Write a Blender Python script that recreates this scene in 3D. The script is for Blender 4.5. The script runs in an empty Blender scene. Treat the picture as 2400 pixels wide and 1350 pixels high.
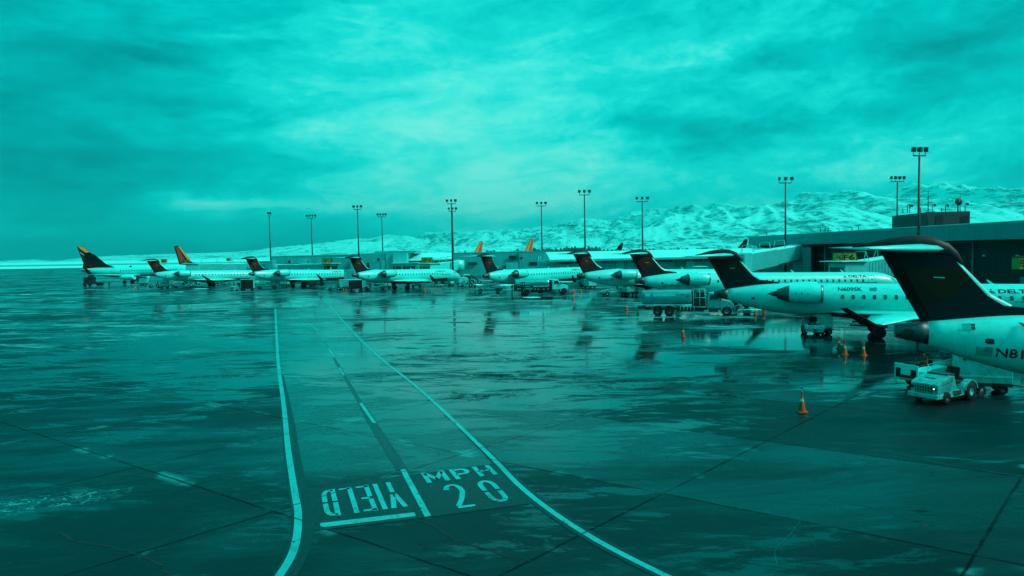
import bpy, bmesh, math, random
from mathutils import Vector, Matrix
random.seed(7)
R = math.radians
SC = bpy.context.scene
COL = SC.collection
# ------------------------------------------------------------------ camera (solved from the photograph)
F_PX, PITCH, ROLL, CAM_H = 1643.36, R(2.9443), R(-1.14565), 7.683
cF = Vector((0, math.cos(PITCH), -math.sin(PITCH)))
_R = Vector((1, 0, 0)); _U = Vector((0, math.sin(PITCH), math.cos(PITCH)))
cR = _R*math.cos(ROLL) + _U*math.sin(ROLL)
cU = -_R*math.sin(ROLL) + _U*math.cos(ROLL)
cam_d = bpy.data.cameras.new('camera'); cam = bpy.data.objects.new('camera', cam_d); COL.objects.link(cam)
cam.matrix_world = Matrix(((cR.x, cU.x, -cF.x, 0), (cR.y, cU.y, -cF.y, 0), (cR.z, cU.z, -cF.z, CAM_H), (0, 0, 0, 1)))
cam_d.sensor_width = 36; cam_d.lens = F_PX/2400*36; cam_d.clip_start = 0.5; cam_d.clip_end = 90000
SC.camera = cam
def ray(px, py): return cF + cR*((px-1200)/F_PX) - cU*((py-675)/F_PX)
def G(px, py, z=0.0):
    d = ray(px, py); t = (z-CAM_H)/d.z
    return Vector((d.x*t, d.y*t, z))
def D(px, py, Y):
    d = ray(px, py); t = Y/d.y
    return Vector((d.x*t, Y, CAM_H+d.z*t))
# ------------------------------------------------------------------ node helper
class N:
    def __init__(s, tree): s.t = tree
    def n(s, typ, **kw):
        nd = s.t.nodes.new(typ)
        for k, v in kw.items(): setattr(nd, k, v)
        return nd
    def put(s, inp, v):
        if isinstance(v, bpy.types.NodeSocket): s.t.links.new(v, inp)
        elif isinstance(v, (tuple, list)) and inp.type == 'RGBA': inp.default_value = tuple(v) + ((1,) if len(v) == 3 else ())
        else: inp.default_value = v
    def m(s, op, a, b=None, c=None, clamp=False):
        nd = s.n('ShaderNodeMath', operation=op); nd.use_clamp = clamp
        s.put(nd.inputs[0], a)
        if b is not None: s.put(nd.inputs[1], b)
        if c is not None: s.put(nd.inputs[2], c)
        return nd.outputs[0]
    def xyz(s, v):
        nd = s.n('ShaderNodeSeparateXYZ'); s.put(nd.inputs[0], v); return nd.outputs
    def vec(s, x, y, z):
        nd = s.n('ShaderNodeCombineXYZ'); s.put(nd.inputs[0], x); s.put(nd.inputs[1], y); s.put(nd.inputs[2], z); return nd.outputs[0]
    def noise(s, v, scale, detail=4, rough=.55, dist=0.0):
        nd = s.n('ShaderNodeTexNoise'); s.put(nd.inputs['Vector'], v)
        nd.inputs['Scale'].default_value = scale; nd.inputs['Detail'].default_value = detail
        nd.inputs['Roughness'].default_value = rough; nd.inputs['Distortion'].default_value = dist
        return nd.outputs[0]
    def ramp(s, f, stops, interp='LINEAR'):
        nd = s.n('ShaderNodeValToRGB'); nd.color_ramp.interpolation = interp
        e = nd.color_ramp.elements
        while len(e) < len(stops): e.new(0.5)
        for i, (p, c) in enumerate(stops):
            e[i].position = p
            if not isinstance(c, (tuple, list)): c = (c, c, c)
            e[i].color = tuple(c) + (1,)
        s.put(nd.inputs[0], f); return nd.outputs[0]
    def sm(s, v, a, b):
        nd = s.n('ShaderNodeMapRange', interpolation_type='SMOOTHSTEP'); s.put(nd.inputs[0], v)
        nd.inputs[1].default_value = a; nd.inputs[2].default_value = b; return nd.outputs[0]
    def mix(s, f, a, b):
        nd = s.n('ShaderNodeMix', data_type='RGBA'); s.put(nd.inputs[0], f); s.put(nd.inputs[6], a); s.put(nd.inputs[7], b); return nd.outputs[2]
    def mul(s, v, sc):
        nd = s.n('ShaderNodeVectorMath', operation='MULTIPLY'); s.put(nd.inputs[0], v); s.put(nd.inputs[1], sc); return nd.outputs[0]
SUN_E, SUN_A = R(42), R(112)      # elevation and azimuth of the veiled sun (behind and right of the camera)
# ------------------------------------------------------------------ sky
W = bpy.data.worlds.new('World'); SC.world = W; W.use_nodes = True
wt = W.node_tree; wt.nodes.clear(); w = N(wt)
tc = w.n('ShaderNodeTexCoord').outputs['Generated']
nv = w.n('ShaderNodeVectorMath', operation='NORMALIZE'); w.put(nv.inputs[0], tc); dv = nv.outputs[0]
dx, dy, dz = w.xyz(dv)
az0 = w.m('ARCTAN2', dx, dy); el0 = w.m('ARCSINE', dz)
aev = w.vec(az0, el0, 0.0)
warp = w.m('SUBTRACT', w.noise(w.mul(aev, (1.6, 4.0, 1)), 2.2, 5, .6), .5)
warp2 = w.m('SUBTRACT', w.noise(w.vec(w.m('MULTIPLY', az0, 2.0), w.m('MULTIPLY', el0, 5.0), 7.3), 2.2, 5, .6), .5)
az = w.m('MULTIPLY_ADD', warp, .22, az0); el = w.m('MULTIPLY_ADD', warp2, .085, el0)
def azel(px, py):
    d = ray(px, py).normalized(); return math.atan2(d.x, d.y), math.asin(d.z)
V = None
def blob(px, py, sx, sy, amp, rot=0):
    global V
    a, e = azel(px, py); c, s_ = math.cos(R(rot)), math.sin(R(rot))
    da = w.m('SUBTRACT', az, a); de = w.m('SUBTRACT', el, e)
    u = w.m('ADD', w.m('MULTIPLY', da, c*F_PX/sx), w.m('MULTIPLY', de, s_*F_PX/sx))
    v = w.m('ADD', w.m('MULTIPLY', da, -s_*F_PX/sy), w.m('MULTIPLY', de, c*F_PX/sy))
    q = w.m('MULTIPLY', w.m('ADD', w.m('MULTIPLY', u, u), w.m('MULTIPLY', v, v)), -1.0)
    g = w.m('MULTIPLY', w.m('POWER', 2.71828, q), amp)
    V = g if V is None else w.m('ADD', V, g)
for b in [(1120, 450, 520, 170, .33, -6), (1350, 330, 300, 130, .14, 0), (880, 120, 420, 200, .17, 18), (1250, 190, 380, 110, .13, 0),
          (700, 300, 260, 60, .08, 8), (2050, 380, 420, 70, .22, 4), (1930, 200, 260, 60, .14, -10), (1700, 60, 380, 70, .10, 0),
          (600, 483, 150, 18, .30, 0), (480, 470, 90, 12, .22, 0), (130, 552, 34, 14, .26, 0), (40, 528, 60, 8, .16, 0),
          (1540, 300, 140, 28, -.27, -8), (1760, 302, 140, 17, -.27, 0), (1640, 340, 100, 20, -.18, -6), (1790, 145, 80, 26, -.20, 10),
          (2180, 110, 120, 34, -.20, -25), (2320, 60, 90, 40, -.16, 0), (2060, 240, 100, 30, -.16, 0), (2250, 190, 150, 26, -.10, -14),
          (0, 590, 480, 46, -.44, 0), (150, 440, 480, 110, -.20, 0), (0, 300, 420, 160, -.20, 0), (500, 590, 420, 26, -.26, 0),
          (300, 130, 180, 24, -.14, 5), (480, 250, 200, 22, -.12, 3), (600, 380, 260, 28, -.14, 0), (730, 560, 170, 30, -.10, 0),
          (150, 520, 160, 14, -.16, 5), (2380, 430, 140, 60, -.16, 0), (1250, 560, 250, 16, -.10, 4), (0, 0, 420, 130, -.14, 0),
          (900, 490, 140, 20, .08, 0), (250, 60, 160, 30, .10, 10), (1650, 130, 120, 26, .12, -6)]:
    blob(*b)
n1 = w.noise(w.vec(w.m('MULTIPLY', az0, 3.0), w.m('MULTIPLY', w.m('SUBTRACT', el0, w.m('MULTIPLY', az0, .08)), 11.0), 1.7), 1.6, 9, .58, .6)
n2 = w.noise(w.vec(w.m('MULTIPLY', az0, 9.0), w.m('MULTIPLY', el0, 42.0), 4.1), 1.5, 6, .6, .4)
n3 = w.noise(w.vec(w.m('MULTIPLY', az0, 13.0), w.m('MULTIPLY', el0, 22.0), 9.9), 1.15, 12, .68, .35)
n4 = w.noise(w.vec(w.m('MULTIPLY', az0, 30.0), w.m('MULTIPLY', el0, 55.0), 2.2), 1.2, 8, .7, .4)
V = w.m('ADD', V, w.m('MULTIPLY', w.m('SUBTRACT', n4, .5), .15))
left = w.sm(az0, .05, -.45)
V = w.m('ADD', V, .57)
V = w.m('ADD', V, w.m('MULTIPLY', w.m('SUBTRACT', n1, .5), .62))
V = w.m('ADD', V, w.m('MULTIPLY', w.m('SUBTRACT', n2, .5), w.m('MULTIPLY_ADD', left, .26, .06)))
V = w.m('ADD', V, w.m('MULTIPLY', w.m('SUBTRACT', n3, .5), w.m('MULTIPLY_ADD', w.sm(az0, -.1, .5), .34, .30)))
ridge = w.sm(el0, .11, .03)     # pale low cloud resting on the hills to the right
V = w.m('ADD', V, w.m('MULTIPLY', w.m('MULTIPLY', ridge, w.sm(az0, -.15, .2)), w.m('MULTIPLY', w.sm(n1, .38, .62), .22)))
high = w.sm(el0, .42, .9)
V = w.m('ADD', w.m('MULTIPLY', V, w.m('SUBTRACT', 1.0, high)), w.m('MULTIPLY', high, .62))
skyc = w.ramp(V, [(0.0, (0, .105, .13)), (.22, (0, .22, .245)), (.42, (0, .38, .39)), (.60, (.0, .56, .545)), (.76, (.010, .76, .70)), (.88, (.075, .89, .79)), (1.0, (.22, .97, .85))])
sk = w.n('ShaderNodeTexSky', sky_type='NISHITA'); sk.sun_disc = False; sk.sun_elevation = SUN_E; sk.sun_rotation = SUN_A
bg1 = w.n('ShaderNodeBackground'); w.put(bg1.inputs[0], skyc); w.put(bg1.inputs[1], w.m('MULTIPLY_ADD', high, .45, 1.0))
bg2 = w.n('ShaderNodeBackground'); w.put(bg2.inputs[0], w.mul(sk.outputs[0], (.02, .8, .6))); bg2.inputs[1].default_value = .006
ad = w.n('ShaderNodeAddShader'); wt.links.new(bg1.outputs[0], ad.inputs[0]); wt.links.new(bg2.outputs[0], ad.inputs[1])
wo = w.n('ShaderNodeOutputWorld'); wt.links.new(ad.outputs[0], wo.inputs[0])
# ------------------------------------------------------------------ sun (behind thin overcast, high behind the camera)
sd = bpy.data.lights.new('sun', 'SUN'); sd.energy = 2.8; sd.angle = R(16); sd.color = (1, .94, .86)
so = bpy.data.objects.new('sun', sd); COL.objects.link(so)
so.rotation_euler = Vector((math.sin(SUN_A)*math.cos(SUN_E), math.cos(SUN_A)*math.cos(SUN_E), math.sin(SUN_E))).to_track_quat('Z', 'Y').to_euler()
SC.view_settings.view_transform = 'Standard'; SC.view_settings.look = 'None'; SC.view_settings.exposure = 0; SC.view_settings.gamma = 1
SC.cycles.max_bounces = 5; SC.cycles.glossy_bounces = 3; SC.cycles.diffuse_bounces = 3; SC.cycles.caustics_reflective = False
# ------------------------------------------------------------------ materials
def bsdf(name):
    m = bpy.data.materials.new(name); m.use_nodes = True; nt = m.node_tree
    return m, nt.nodes['Principled BSDF'], N(nt)
def mat(name, c, rough=.5, metal=0, var=.12, scale=3.0, spec=.5, bump=0.0, emit=None, coat=0, streak=False):
    m, b, n = bsdf(name)
    co = n.n('ShaderNodeTexCoord').outputs['Object']
    if streak: co = n.mul(co, (1, 1, .12))
    f = n.noise(co, scale, 6, .65)
    lo = tuple(x*(1-var*1.6) for x in c); hi = tuple(min(1, x*(1+var)) for x in c)
    n.put(b.inputs['Base Color'], n.ramp(f, [(.28, lo), (.5, c), (.75, hi)]))
    n.put(b.inputs['Roughness'], n.m('MULTIPLY_ADD', f, .16, rough-.08, clamp=True))
    b.inputs['Metallic'].default_value = metal; b.inputs['Specular IOR Level'].default_value = spec
    b.inputs['Coat Weight'].default_value = coat; b.inputs['Coat Roughness'].default_value = .1
    if bump:
        bp = n.n('ShaderNodeBump'); bp.inputs['Strength'].default_value = bump; bp.inputs['Distance'].default_value = .05
        n.put(bp.inputs['Height'], n.noise(co, scale*6, 4)); n.t.links.new(bp.outputs[0], b.inputs['Normal'])
    if emit: b.inputs['Emission Color'].default_value = emit + (1,); b.inputs['Emission Strength'].default_value = 2.5
    return m
WHITE = (.022, .76, .69)
M = {}
M['white'] = mat('white_paint', WHITE, .35, var=.10, scale=1.2)
M['faded'] = mat('faded_print', (.004, .22, .23), .5, var=.2)
M['veh'] = mat('vehicle_paint', (.008, .38, .365), .4, var=.38, scale=2.4, bump=.08)
M['dirty'] = mat('dirty_white_paint', (.015, .50, .47), .5, var=.28, scale=2.5)
M['snow'] = mat('snow', (.07, .82, .75), .8, var=.08, scale=.4, spec=.2, bump=.3)
M['dark'] = mat('dark_metal', (.006, .016, .018), .5, var=.2)
M['black'] = mat('black_rubber', (.004, .014, .016), .75, var=.3, spec=.25)
M['glass'] = mat('dark_glass', (.003, .03, .035), .12, var=.1)
M['winp'] = mat('cabin_window', (.006, .07, .075), .25, var=.2)
M['navy'] = mat('navy_paint', (.006, .012, .016), .5, var=.3, spec=.25)
M['steel'] = mat('brushed_steel', (.05, .30, .29), .35, metal=.7, var=.25)
M['nozzle'] = mat('exhaust_steel', (.03, .10, .105), .45, metal=.6, var=.3)
M['chrome'] = mat('polished_tank', (.10, .55, .52), .16, metal=.95, var=.12)
M['orange'] = mat('orange_plastic', (.50, .085, .015), .55, var=.15, scale=8, spec=.2)
M['orange_dark'] = mat('faded_orange', (.38, .075, .018), .6, var=.15, scale=8, spec=.2)
M['green'] = mat('green_plastic', (.10, .35, .03), .6, var=.15, scale=8)
M['yellow'] = mat('yellow_panel', (.24, .24, .02), .5, var=.15)
M['wall'] = mat('painted_wall', (.004, .42, .41), .7, var=.09, scale=.35, streak=True)
M['wall2'] = mat('pale_wall', (.010, .56, .53), .7, var=.08, scale=.35, streak=True)
M['wall3'] = mat('rooftop_cladding', (.003, .075, .08), .7, var=.15, scale=.3, streak=True)  # plain dark cladding colour, replaced by the penthouse panels below
M['fascia'] = mat('roof_fascia', (.003, .27, .28), .6, var=.10, scale=.25, streak=True)
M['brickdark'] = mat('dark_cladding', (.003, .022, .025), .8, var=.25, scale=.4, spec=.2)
def panel_mat(name, c, px_, pz, rough=.65, var=.12, jc=.55, streaks=.18):
    m, b, n = bsdf(name)
    P = n.n('ShaderNodeNewGeometry').outputs['Position']; x, y, z = n.xyz(P)
    f = n.noise(n.mul(P, (.35, .35, .06)), 2.0, 7, .7); g2 = n.noise(n.mul(P, (2.2, 2.2, .14)), 1.0, 5, .7)
    col = n.ramp(n.m('ADD', n.m('MULTIPLY', f, 1-streaks*2), n.m('MULTIPLY', g2, streaks*2)), [(.30, tuple(q*(1-var*2.2) for q in c)), (.5, c), (.70, tuple(q*(1+var) for q in c))])
    out = None
    for v, sp, wd in ((n.m('ADD', x, y), px_, .05), (z, pz, .035)):
        q = n.m('FRACT', n.m('DIVIDE', n.m('ADD', v, 500.0), sp)); k = n.m('LESS_THAN', q, wd/sp*2)
        out = k if out is None else n.m('MAXIMUM', out, k)
    pid = n.n('ShaderNodeTexWhiteNoise'); pid.noise_dimensions = '2D'
    n.put(pid.inputs['Vector'], n.vec(n.m('FLOOR', n.m('DIVIDE', n.m('ADD', n.m('ADD', x, y), 500.0), px_)), n.m('FLOOR', n.m('DIVIDE', n.m('ADD', z, 500.0), pz)), 0.0))
    col = n.mix(n.m('MULTIPLY', pid.outputs[0], .12), col, tuple(q*.55 for q in c))
    n.put(b.inputs['Base Color'], n.mix(n.m('MULTIPLY', out, jc), col, tuple(q*.35 for q in c)))
    n.put(b.inputs['Roughness'], n.m('MULTIPLY_ADD', f, .2, rough-.1)); b.inputs['Specular IOR Level'].default_value = .3
    return m
M['wall'] = panel_mat('painted_wall_panels', (.004, .42, .41), 2.4, 3.1)
M['wall2'] = panel_mat('pale_wall_panels', (.010, .56, .53), 3.0, 2.7)
M['fascia'] = panel_mat('fascia_panels', (.003, .24, .25), 4.8, 50.0, jc=.4)
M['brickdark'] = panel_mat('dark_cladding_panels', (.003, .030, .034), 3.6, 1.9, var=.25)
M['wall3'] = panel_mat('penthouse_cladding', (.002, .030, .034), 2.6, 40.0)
M['corr'] = mat('corrugated_panel', (.010, .50, .48), .55, var=.15, scale=1.2)
M['pole'] = mat('mast_steel', (.006, .025, .028), .5, var=.2)
M['skin'] = mat('skin', (.30, .10, .05), .6, var=.1, scale=8)
M['vest'] = mat('vest_cloth', (.12, .05, .02), .8, var=.2, scale=8)
M['cloth'] = mat('dark_cloth', (.010, .012, .014), .85, var=.3, scale=9, spec=.1)
M['red'] = mat('red_paint', (.25, .03, .02), .5, var=.1)
M['lamp'] = mat('lit_lamp', (.5, .9, .85), .2, emit=(.55, .95, .9))
M['ink'] = mat('navy_lettering', (.002, .020, .028), .5, var=.1, spec=.2)
M['pale'] = mat('pale_lettering', (.06, .55, .52), .5, var=.1)
M['gold'] = mat('gold_fin_paint', (.50, .27, .03), .45, var=.12)
M['rust'] = mat('orange_fin_paint', (.38, .09, .015), .45, var=.15)
M['terra'] = mat('terracotta_fin_paint', (.20, .035, .008), .45, var=.15)

def fuselage_mat(name, zsplit, s0, s1):
    m, b, n = bsdf(name)
    co = n.n('ShaderNodeTexCoord').outputs['Object']; x, y, z = n.xyz(co)
    f = n.noise(n.mul(co, (.5, 2, 1)), 2.2, 7, .68)
    g = n.noise(n.mul(co, (3, 3, .5)), 2.0, 5, .6)
    base = n.ramp(n.m('ADD', n.m('MULTIPLY', f, .6), n.m('MULTIPLY', g, .4)), [(.30, (.012, .58, .53)), (.5, WHITE), (.75, (.028, .82, .75))])
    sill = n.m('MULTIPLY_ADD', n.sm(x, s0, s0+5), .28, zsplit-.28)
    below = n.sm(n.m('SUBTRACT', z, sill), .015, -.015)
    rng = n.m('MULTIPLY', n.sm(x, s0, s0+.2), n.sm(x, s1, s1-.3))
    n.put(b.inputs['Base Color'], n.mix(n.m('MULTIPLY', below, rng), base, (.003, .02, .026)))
    # faint frame joints every 1.5 m
    fr = n.m('FRACT', n.m('MULTIPLY', x, .55)); j = n.m('LESS_THAN', fr, .012)
    n.put(b.inputs['Roughness'], n.m('MULTIPLY_ADD', f, .25, .22))
    b.inputs['Coat Weight'].default_value = .25
    bp = n.n('ShaderNodeBump'); bp.inputs['Strength'].default_value = .5; bp.inputs['Distance'].default_value = .02
    n.put(bp.inputs['Height'], n.m('SUBTRACT', n.m('MULTIPLY', f, .3), j)); n.t.links.new(bp.outputs[0], b.inputs['Normal'])
    return m
def fin_mat():
    m, b, n = bsdf('tail_fin_paint')
    co = n.n('ShaderNodeTexCoord').outputs['Object']; x, y, z = n.xyz(co)
    # x measured from the fin's own origin (tail-cone tip), terracotta emblem facets over navy
    a = n.m('SUBTRACT', z, n.m('MULTIPLY_ADD', x, -.55, 6.3))      # upper boundary
    c = n.m('SUBTRACT', z, n.m('MULTIPLY_ADD', x, -.95, 7.15))
    e = n.m('SUBTRACT', z, n.m('MULTIPLY_ADD', x, .62, 4.15))
    red = n.m('MULTIPLY', n.sm(e, -.05, .05), n.sm(z, 6.75, 6.6))
    curve = n.m('SUBTRACT', n.m('ADD', n.m('POWER', n.m('SUBTRACT', x, .2), 2.0), n.m('POWER', n.m('SUBTRACT', z, 3.6), 2.0)), 2.6)
    red = n.m('MULTIPLY', red, n.sm(curve, -.05, .15))
    hi = n.sm(c, -.05, .05)
    f = n.noise(co, 1.5, 5)
    col = n.mix(red, (.0035, .011, .014), n.mix(hi, (.030, .0080, .0035), (.046, .0125, .004)))
    n.put(b.inputs['Base Color'], col); n.put(b.inputs['Roughness'], n.m('MULTIPLY_ADD', f, .2, .42))
    b.inputs['Specular IOR Level'].default_value = .2
    return m
M['fin'] = fin_mat()
# ------------------------------------------------------------------ mesh builder
class MB:
    def __init__(s): s.v = []; s.f = []; s.mi = []; s.sm = []
    def add(s, vs, fs, mi=0, smooth=False):
        o = len(s.v); s.v += [tuple(p) for p in vs]; s.f += [tuple(i+o for i in f) for f in fs]
        s.mi += [mi]*len(fs); s.sm += [smooth]*len(fs)
    def box(s, c, d, rz=0, mi=0, ry=0):
        hx, hy, hz = d[0]/2, d[1]/2, d[2]/2
        mt = Matrix.Rotation(rz, 3, 'Z') @ Matrix.Rotation(ry, 3, 'Y')
        vs = [Vector(c)+mt@Vector((x*hx, y*hy, z*hz)) for x in (-1, 1) for y in (-1, 1) for z in (-1, 1)]
        s.add(vs, [(0, 1, 3, 2), (4, 6, 7, 5), (0, 4, 5, 1), (2, 3, 7, 6), (0, 2, 6, 4), (1, 5, 7, 3)], mi)
    def tube(s, a, b, r0, r1=None, n=10, mi=0, caps=True):
        r1 = r0 if r1 is None else r1
        a, b = Vector(a), Vector(b); q = (b-a).to_track_quat('Z', 'Y')
        vs = []
        for p, r in ((a, r0), (b, r1)):
            for i in range(n):
                t = 2*math.pi*i/n; vs.append(p+q@Vector((r*math.cos(t), r*math.sin(t), 0)))
        s.add(vs, [(i, (i+1) % n, n+(i+1) % n, n+i) for i in range(n)], mi, True)
        if caps: s.add(vs, [tuple(range(n-1, -1, -1)), tuple(range(n, 2*n))], mi)
    def rings(s, rings, mi=0, smooth=True, cap=True):
        n = len(rings[0]); vs = [p for r in rings for p in r]
        fs = [(k*n+i, k*n+(i+1) % n, (k+1)*n+(i+1) % n, (k+1)*n+i) for k in range(len(rings)-1) for i in range(n)]
        s.add(vs, fs, mi, smooth)
        if cap: s.add(vs, [tuple(range(n-1, -1, -1)), tuple(range(len(vs)-n, len(vs)))], mi)
    def lathe(s, prof, axis_o, axis='x', n=20, mi=0):
        rr = []
        for a, r in prof:
            ring = []
            for i in range(n):
                t = 2*math.pi*i/n
                if axis == 'x': p = (a, r*math.cos(t), r*math.sin(t))
                elif axis == 'y': p = (r*math.cos(t), a, -r*math.sin(t))
                else: p = (r*math.cos(t), r*math.sin(t), a)
                ring.append(Vector(axis_o)+Vector(p))
            rr.append(ring)
        s.rings(rr, mi, True, False)
    def prism(s, poly, y0, y1, mi=0, fn=None):   # poly in x,z extruded along y
        n = len(poly); fn = fn or (lambda x, y, z: (x, y, z))
        vs = [fn(x, y0, z) for x, z in poly]+[fn(x, y1, z) for x, z in poly]
        s.add(vs, [(i, (i+1) % n, n+(i+1) % n, n+i) for i in range(n)]+[tuple(range(n-1, -1, -1)), tuple(range(n, 2*n))], mi)
    def sheet(s, pts, z, mi=0):
        s.add([(p[0], p[1], z) for p in pts], [tuple(range(len(pts)))], mi)
    def strip(s, pts, wd, z, mi=0):
        P = [Vector((p[0], p[1])) for p in pts]; vs = []
        for i, p in enumerate(P):
            t = (P[min(i+1, len(P)-1)]-P[max(i-1, 0)]).normalized(); nn = Vector((-t.y, t.x))
            ww = wd[i] if isinstance(wd, (list, tuple)) else wd
            vs += [(p.x+nn.x*ww/2, p.y+nn.y*ww/2, z), (p.x-nn.x*ww/2, p.y-nn.y*ww/2, z)]
        s.add(vs, [(2*i, 2*i+1, 2*i+3, 2*i+2) for i in range(len(P)-1)], mi)
def obj(name, mb, mats, parent=None, loc=None, bevel=0):
    me = bpy.data.meshes.new(name); me.from_pydata(mb.v, [], mb.f)
    if not isinstance(mats, (list, tuple)): mats = [mats]
    for m in mats: me.materials.append(m if not isinstance(m, str) else M[m])
    me.polygons.foreach_set('material_index', mb.mi); me.polygons.foreach_set('use_smooth', mb.sm)
    bm = bmesh.new(); bm.from_mesh(me); bmesh.ops.remove_doubles(bm, verts=bm.verts, dist=1e-5); bmesh.ops.recalc_face_normals(bm, faces=bm.faces); bm.to_mesh(me); bm.free()
    o = bpy.data.objects.new(name, me); COL.objects.link(o)
    if parent is not None: o.parent = parent
    if loc is not None: o.location = loc
    if bevel:
        bv = o.modifiers.new('bevel', 'BEVEL'); bv.width = bevel; bv.segments = 2; bv.limit_method = 'ANGLE'
    return o
def tag(o, label=None, cat=None, group=None, kind=None):
    if label: o['label'] = label
    if cat: o['category'] = cat
    if group: o['group'] = group
    if kind: o['kind'] = kind
    return o
def thing(name, label, cat, loc, rz=0, group=None):
    o = bpy.data.objects.new(name, None); COL.objects.link(o); o.location = loc; o.rotation_euler = (0, 0, rz)
    o.empty_display_size = .3
    return tag(o, label, cat, group)
def struct(name, mb, mats): return tag(obj(name, mb, mats), kind='structure')
def dup(root, loc, rz, label):
    def cp(o, par):
        c = o.copy(); COL.objects.link(c); c.parent = par
        for ch in o.children: cp(ch, c)
        return c
    c = cp(root, None); c.location = loc; c.rotation_euler = (0, 0, rz); c['label'] = label
    return c
_tc = {}
def text_mesh(body, size=1.0, bold=0.0):
    k = (body, size, bold)
    if k in _tc: return _tc[k]
    cu = bpy.data.curves.new('lettering', 'FONT'); cu.body = body; cu.size = size; cu.offset = bold; cu.resolution_u = 3
    o = bpy.data.objects.new('lettering', cu); COL.objects.link(o)
    me = bpy.data.meshes.new_from_object(o)
    vs = [tuple(v.co) for v in me.vertices]; fs = [tuple(p.vertices) for p in me.polygons]
    bpy.data.objects.remove(o); bpy.data.curves.remove(cu); bpy.data.meshes.remove(me)
    _tc[k] = (vs, fs); return vs, fs
def text_fit(mb, body, x0, x1, z0, z1, fn, bold=.02, mi=0):
    """lay letters in the box x0..x1, z0..z1 and send each vertex through fn(x, z)."""
    vs, fs = text_mesh(body, 1.0, bold)
    ax = min(v[0] for v in vs); bx = max(v[0] for v in vs); az_ = min(v[1] for v in vs); bz = max(v[1] for v in vs)
    mb.add([fn(x0+(v[0]-ax)/(bx-ax)*(x1-x0), z0+(v[1]-az_)/(bz-az_)*(z1-z0)) for v in vs], fs, mi)
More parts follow.
